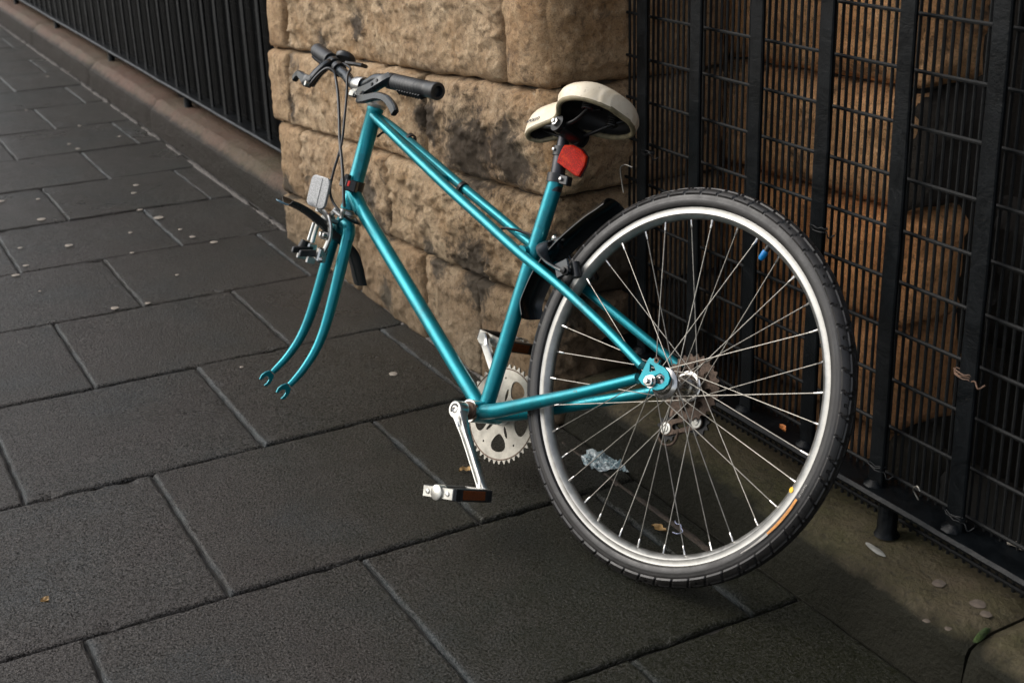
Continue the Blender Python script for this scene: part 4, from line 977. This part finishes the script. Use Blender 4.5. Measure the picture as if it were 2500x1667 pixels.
W1('freewheel_body', 'rust', lathe([(-.064, .010), (-.064, .019), (-.040, .0215), (-.038, .012)], (0, 0, 0), (0, 1, 0), 30))
# rear derailleur
dr = P1('rear_derailleur', 'rust', tube(catmull([V(.012, -.068, -.020), V(.028, -.074, -.034), V(.040, -.070, -.048), V(.036, -.064, -.062)], 5), [.0075, .008, .008, .007], 12))
def slotted(a, b, ra, rb, n=10):
    a = Vector((a[0], a[1])); b = Vector((b[0], b[1])); d = (b-a).normalized(); ang = math.atan2(d.y, d.x); out = []
    for i in range(n+1): t = ang+math.pi/2+math.pi*i/n; out.append((a.x+ra*math.cos(t), a.y+ra*math.sin(t)))
    for i in range(n+1): t = ang-math.pi/2+math.pi*i/n; out.append((b.x+rb*math.cos(t), b.y+rb*math.sin(t)))
    return out
J1 = (.0365, -.080); J2 = (-.0190, -.052)
for y in (-.0540, -.0655): P1('pulley_cage', 'rust', plate([slotted(J1, J2, .0125, .0115), slotted((J1[0]-.016, J1[1]+.0075), (J2[0]+.014, J2[1]-.006), .0048, .0048)], .0018, lmat(y), .0003), dr)
for j in (J1, J2):
    L, H = gear(11, .0215*.98, .0040, .004)
    L = [(x*.98, y*.98) for x, y in L]
    P1('jockey_pulley', 'dark', plate([L, H], .0040, lmat(-.0600, (j[0], 0, j[1])), .0005), dr)
    P1('pulley_cover', 'alu_dull', lathe([(0, .0105), (.0012, .0100), (.0016, .0060), (.0030, .0055), (.0035, 0)], V(j[0], -.0528, j[1]), L_, 20), dr)
P1('cage_loop', 'rust', tube(catmull([V(J1[0]+.013, -.054, J1[1]-.006), V(J1[0]+.008, -.055, J1[1]-.021), V(J1[0]-.006, -.056, J1[1]-.027), V(J1[0]-.022, -.055, J1[1]-.018), V(J1[0]-.026, -.054, J1[1]+.004)], 5), .0024, 8), dr)
P1('gear_cable_loop', 'cable', tube(catmull([V(.04, -.068, -.02), V(.01, -.08, .012), V(-.007, -.088, .0235), V(-.0202, -.09, .018), V(-.0292, -.09, .0085), V(-.0306, -.088, -.004), V(-.020, -.08, -.018)], 6), .0019, 8), dr)

# ---- crankset
CL = V(.267, 0, -.288); dL = (CL-BB).normalized(); dR = -dL
crset = P1('bottom_bracket_cup', 'rustlip', lathe([(.034, .0150), (.034, .0185), (.038, .0185), (.040, .0165), (.043, .0165), (.044, .012), (.052, .009), (.058, .009)], BB, L_, 28, cap=True))
P1('lock_ring', 'chrome', lathe([(.0350, .0205), (.0395, .0205), (.0395, .0165)], BB, L_, 30), crset)
def crank(s, d, name='crank'):
    # side s (+1 left), direction d in the plane; section changes along the arm
    n = 26; vs = []; fs = []; w = d.cross(L_).normalized(); o0 = BB+L_*(.0655*s)
    for i in range(n+1):
        t = i/n; x = -.0+.170*t; hw = .0135-.0055*min(1, t*3.2) if t < .32 else .0082
        if t > .90: hw = .0082+.0030*(t-.90)/.1
        th = .0085-.0025*min(1, t*2); y0 = (.0+.0105*t)*s
        c = o0+d*x+L_*y0
        groove = .0028 if .17 < t < .88 else (.0014 if .14 < t < .9 else 0)
        sec = [(-1, -.75), (-1, .55), (-.78, 1), (-.50, 1), (-.36, 1-groove/th*1.4), (.36, 1-groove/th*1.4), (.50, 1), (.78, 1), (1, .55), (1, -.75), (.8, -1), (-.8, -1)]
        for (a, b) in sec: vs.append(c+w*hw*a+L_*(th*b*s))
    K_ = 12
    for i in range(n):
        for k in range(K_):
            k2 = (k+1) % K_; fs.append((i*K_+k, i*K_+k2, (i+1)*K_+k2, (i+1)*K_+k))
    fs += [tuple(range(K_-1, -1, -1)), tuple(n*K_+k for k in range(K_))]
    if s < 0: fs = [tuple(reversed(f_)) for f_ in fs]
    c_ = P1(name, 'alu', (vs, fs))
    P1('crank_boss', 'alu', lathe([(-.014*s, .0110), (-.013*s, .0150), (-.008*s, .0160), (.0065*s, .0160), (.0085*s, .0145), (.0085*s, .0110)], o0, L_, 30), c_)
    P1('crank_recess', 'black', lathe([(.0078*s, .0112), (.0080*s, .0075), (.0060*s, .0070), (.0060*s, .0)], o0, L_, 24), c_)
    P1('crank_bolt', 'chrome', lathe([(.0070*s, .0072), (.0095*s, .0066), (.0100*s, .0048), (.0085*s, .0034), (.0070*s, .0032), (.0070*s, 0)], o0, L_, 18), c_)
    P1('pedal_eye', 'alu', lathe([(-.0065*s, .0), (-.0065*s, .0100), (-.0045*s, .0118), (.0045*s, .0118), (.0065*s, .0100), (.0065*s, .0)], o0+d*.170+L_*(.0105*s), L_, 24), c_)
    return o0+d*.170+L_*(.0105*s), c_
pl, cL_ = crank(1, dL); pr, cR_ = crank(-1, dR)
# chainring
def ringplate():
    L, _ = gear(44, .0895, .02, .0058)
    hole = [(.0175*math.cos(2*math.pi*i/30), .0175*math.sin(2*math.pi*i/30)) for i in range(30)]
    loops = [L, hole]; ph = math.atan2(dR.z, dR.x)
    for k in range(5):
        a = ph+2*math.pi*k/5
        P = []
        for i in range(24):
            b = 2*math.pi*i/24; r_ = .0535+.0165*math.cos(b); w_ = .0165*math.sin(b)*(1.05+.38*math.cos(b)); P.append((r_*math.cos(a)-w_*math.sin(a), r_*math.sin(a)+w_*math.cos(a)))
        loops.append(P)
        a2 = ph+math.pi/5+2*math.pi*k/5
        for dd in (-.0045,):
            P = []
            for i in range(16):
                b = 2*math.pi*i/16; r_ = .036+.0115*math.cos(b); w_ = .0028*math.sin(b); P.append((r_*math.cos(a2+.20)-w_*math.sin(a2+.20), r_*math.sin(a2+.20)+w_*math.cos(a2+.20)))
            loops.append(P)
        P = [(.0665*math.cos(a2)+.0019*math.cos(i*math.pi/5), .0665*math.sin(a2)+.0019*math.sin(i*math.pi/5)) for i in range(10)]; loops.append(P)
    return loops
cr_ = P1('chainring', 'ring', plate(ringplate(), .0030, lmat(-.0475, BB), .0005))
P1('chainring_rim', 'rustlip', lathe([(-.0015, .0828), (-.0022, .0836), (-.0022, .0850), (.0022, .0850), (.0022, .0836), (.0015, .0828)], BB+V(0, -.0475, 0), L_, 120, closed=True), cr_)
L, _ = gear(44, .0895, .02, .0058)
P1('crank_spider', 'alu_dull', lathe([(-.005, .010), (-.005, .020), (.002, .0215), (.003, .019), (.003, .010)], BB+V(0, -.0475, 0), L_, 30), cr_)
P1('spindle', 'rust', tube([BB+V(0, -.036, 0), BB+V(0, -.060, 0)], .0085, 18), cr_)
# pedals
def pedal(c, s, px, name='pedal'):
    px = Vector(px).normalized(); pz = px.cross(L_).normalized()
    if pz.z < 0: pz = -pz
    hd = .032; out = c+L_*(.012*s)
    pd_ = P1(name, 'alu_dull', tube([c, c+L_*(.020*s), c+L_*(.085*s), c+L_*(.100*s)], [.0072, .0065, .0078, .0085], 16))
    for e in (1, -1):
        P1('tread_block', 'black', box(c+L_*(.062*s)+px*(hd*e), .0065, .044, .0108, px, L_, pz, ch=.002), pd_)
        for k in range(11):
            for (q0, q1) in ((-.040, -.030), (.032, .041)):
                pass
        grid = BP()
        for yy in [-.0405, -.0368, -.0331, .0331, .0368, .0405]:
            for zz in [-.0090, -.0054, -.0018, .0018, .0054, .0090]: grid.add(*box(c+L_*(.062*s+yy)+px*((hd+.0068)*e)+pz*zz, .0006, .0011, .0011, px, L_, pz))
        tag(grid.build('grip_studs', 'black', pd_, smooth=False), kind='stuff')
        P1('pedal_reflector', 'refla', box(c+L_*(.062*s+.0)+px*((hd+.0062)*e), .0016, .0255, .0078, px, L_, pz, ch=.0005), pd_)
    P1('inner_plate', 'alu_dull', box(c+L_*(.0165*s), hd, .0018, .0105, px, L_, pz, ch=.0006), pd_)
    P1('outer_plate', 'alu_dull', box(c+L_*(.1075*s), hd+.004, .0022, .0095, px, L_, pz, ch=.0008), pd_)
    P1('dust_cap', 'alu_dull', lathe([(.098*s, .0135), (.108*s, .0138), (.1135*s, .0130), (.1150*s, .0110), (.1155*s, .0)], c, L_, 28), pd_)
    for e in (1, -1): P1('plate_screw', 'alu', lathe([(.1095*s, .0048), (.1115*s, .0040), (.1120*s, .0)], c+px*(.024*e), L_, 14), pd_)
    return pd_
pedal(pl, 1, V(1, 0, -.235)); pedal(pr, -1, V(1, 0, .06))

# ---- rear brake and mudguard
GP = [V(.372, 0, .045), V(.368, 0, .080), V(.360, 0, .112), V(.346, 0, .142), V(.326, 0, .172), V(.300, 0, .203), V(.272, 0, .232), V(.252, 0, .249), V(.238, 0, .262)]
gr = guard([V(.358, 0, .018)]+GP, .029, .016, 'rear_mudguard', 'guard', side=L_)
rb = BP().add(*lathe([(-.012, .003), (-.012, .006), (.022, .006), (.022, .0085), (.030, .0085), (.033, .004)], V(.352, 0, .150), V(-.88, 0, .45), 14, cap=True)).build('rear_brake', 'satin')
for s in (1, -1):
    strap([V(.342, -.012*s, .160), V(.345, .010*s, .160), V(.340, .028*s, .155), V(.326, .037*s, .142), V(.305, .040*s, .130), V(.284, .038*s, .124), V(.270, .035*s, .121)], [.014, .020, .022, .020, .016, .016, .022], .006, 'satin', 'brake_arm', rb, up=V(.5, 0, .86))
    P1('arm_tongue', 'satin', box(V(.272, .036*s, .126), .016, .0022, .014, V(.8, 0, -.55), L_, V(.55, 0, .8), ch=.002), rb)
    P1('brake_pad', 'black', tube([V(.262, .0205*s, .141), V(.248, .0205*s, .118)], [.0075, .0075], 12), rb)
    P1('pad_post', 'dark', lathe([(0, .006), (.010, .006), (.012, .0085), (.018, .0085), (.019, .005), (.024, .005), (.025, 0)], V(.262, .022*s, .124), V(0, s, 0), 14), rb)
P1('pinch_nut', 'chrome', lathe([(0, .006), (.005, .006), (.007, .0045), (.010, .003), (.010, 0)], V(.3345, .006, .168), V(-.2, .5, .8), 6), rb)
P1('mudguard_bolt', 'chrome', lathe([(0, .005), (.004, .005), (.006, .002)], V(.327, -.004, .172), V(-.3, .2, .9), 10, cap=True), gr)
# ================================================================== small litter on the ground
def blob(name, x, y, z, rx, ry, h, mat, seed, label, cat, group=None, ang=0):
    n = 16; vs = [(0, 0, h)]; fs = []
    for rg, hh in ((.6, h*.9), (1, .0004)):
        for i in range(n):
            a = 2*math.pi*i/n; r_ = rg*(1+.28*noise.noise(Vector((math.cos(a)*1.3, math.sin(a)*1.3, seed))))
            px, py = rx*r_*math.cos(a), ry*r_*math.sin(a); vs.append((px*math.cos(ang)-py*math.sin(ang), px*math.sin(ang)+py*math.cos(ang), hh))
    for i in range(n):
        j = (i+1) % n; fs += [(0, 1+i, 1+j), (1+i, 1+n+i, 1+n+j, 1+j)]
    o = mesh(name, vs, fs, mat, None, loc=(x, y, z)); return tag(o, label, cat, group)
for i, (x, y, r_) in enumerate(GUM):
    blob('chewing_gum', x, y, .0022, r_, r_*.9, .0012, M['gum'], i*3.1, 'flattened pale chewing gum spot trodden onto the dark paving slabs', 'chewing gum', 'chewing gum spots on the slabs')
def leaf(name, x, y, z, L, w, ang, mat, label, curl=.006):
    n = 12; vs = []; fs = []
    for i in range(n+1):
        t = i/n; hw = w*math.sin(math.pi*min(1, t*1.02))**.7*(1+.25*math.sin(t*17)); xx = (t-.5)*L
        for k in (-1, 0, 1):
            px, py = xx, hw*k+.1*w*math.sin(t*6); pz = curl*(abs(k)*.7+.4*math.sin(t*5)**2)
            vs.append((px*math.cos(ang)-py*math.sin(ang), px*math.sin(ang)+py*math.cos(ang), pz+.001))
    for i in range(n):
        for k in (0, 1): fs.append((i*3+k, (i+1)*3+k, (i+1)*3+k+1, i*3+k+1))
    return tag(mesh(name, vs, fs, mat, None, loc=(x, y, z)), label, 'leaf')
leaf('dead_leaf', *LF[0], .004, .034, .0085, R(15), M['leaf'], 'curled light brown leaf on the slab seen through the lower spokes')
leaf('dead_leaf', *LF[1], .176, .030, .005, R(-20), M['leafo'], 'thin orange leaf scrap lying on the railing foot, behind the wheel')
leaf('dead_leaf', *LF[2], .004, .014, .006, R(60), M['leafo'], 'tiny orange brown leaf at the pier foot beside the chainring')
leaf('dead_leaf', *LF[3], .004, .018, .007, R(30), M['leaf'], 'pale leaf flake on the slab near the bottom left corner')
leaf('dead_leaf', *LF[4], .004, .026, .009, R(80), M['leaf'], 'crumbling tan leaf bit on the slab beside the near crank arm')
th_ = mesh('thread', *tube(catmull([Vector((TH[0]+a, TH[1]+b, .004+c)) for a, b, c in ((-.020, .012, 0), (-.008, .006, .002), (.002, .008, .004), (.012, .002, .004), (.022, -.002, .003), (.020, -.012, .001), (.010, -.014, 0))], 5), .0009, 6), M['thread'])
tag(th_, 'curly pale blue thread on the slab beside the brown leaf', 'thread')
def scrap(x, y, z, s, seed, label, hgt=.02):
    n = 19; vs = []; fs = []
    for j in range(n):
        for i in range(n):
            u, v = (i/(n-1)-.5)*2, (j/(n-1)-.5)*2
            r_ = max(abs(u), abs(v)); rad = 1/(max(1e-6, math.hypot(u, v))/max(r_, 1e-6)) if r_ > 0 else 1
            wob = 1+.35*noise.noise(Vector((math.atan2(v, u)*1.2, 0, seed)))
            px, py = u*rad*s*wob, v*rad*s*.8*wob
            pz = abs(noise.noise(Vector((u*2.6, v*2.6, seed))))*hgt*1.5+noise.noise(Vector((u*7, v*7, seed)))*hgt*.25+.002
            vs.append((px, py, max(.001, pz*(1.15-r_*.8))))
    for j in range(n-1):
        for i in range(n-1): fs.append((j*n+i, j*n+i+1, (j+1)*n+i+1, (j+1)*n+i))
    return tag(mesh('plastic_scrap', vs, fs, M['film'], None, smooth=False, loc=(x, y, z)), label, 'plastic scrap')
scrap(*SC[0], .001, .046, 3.3, 'larger crumpled clear plastic scrap at the kerb foot, seen through the rear spokes', .017)
scrap(*SC[1], .001, .026, 8.3, 'smaller crumpled clear plastic scrap just right of the larger one', .012)
pb = MB(); pb.add(*tube(catmull([Vector((1.0*0, 0, 0)), Vector((.012, .004, .002)), Vector((.024, .003, .001))], 4), [.0028, .0042, .0030], 8))
o = pb.build('cigarette_end', M['gum']); o.location = (BT[0], BT[1], .178); tag(o, 'pale cigarette end on the railing foot beside the last bar', 'cigarette end')
blob('moss_tuft', *MS, .096, .0055, .026, .006, M['moss'], 4.4, 'bright green moss tuft in the joint between the two front kerb stones', 'moss', ang=.3)
blob('bird_dropping', *WH, .1055, .024, .006, .0012, M['white'], 2.9, 'white streak on the mossy kerb stone below the railing leg', 'dropping', ang=-.1)
for i, (x, y, r_) in enumerate(LI): blob('lichen_spot', x, y, .1045, r_, r_, .0008, M['lichen'], i*2.2+50, 'round pinkish lichen spot on the mossy right hand kerb stone', 'lichen', 'lichen spots on the kerb stone')
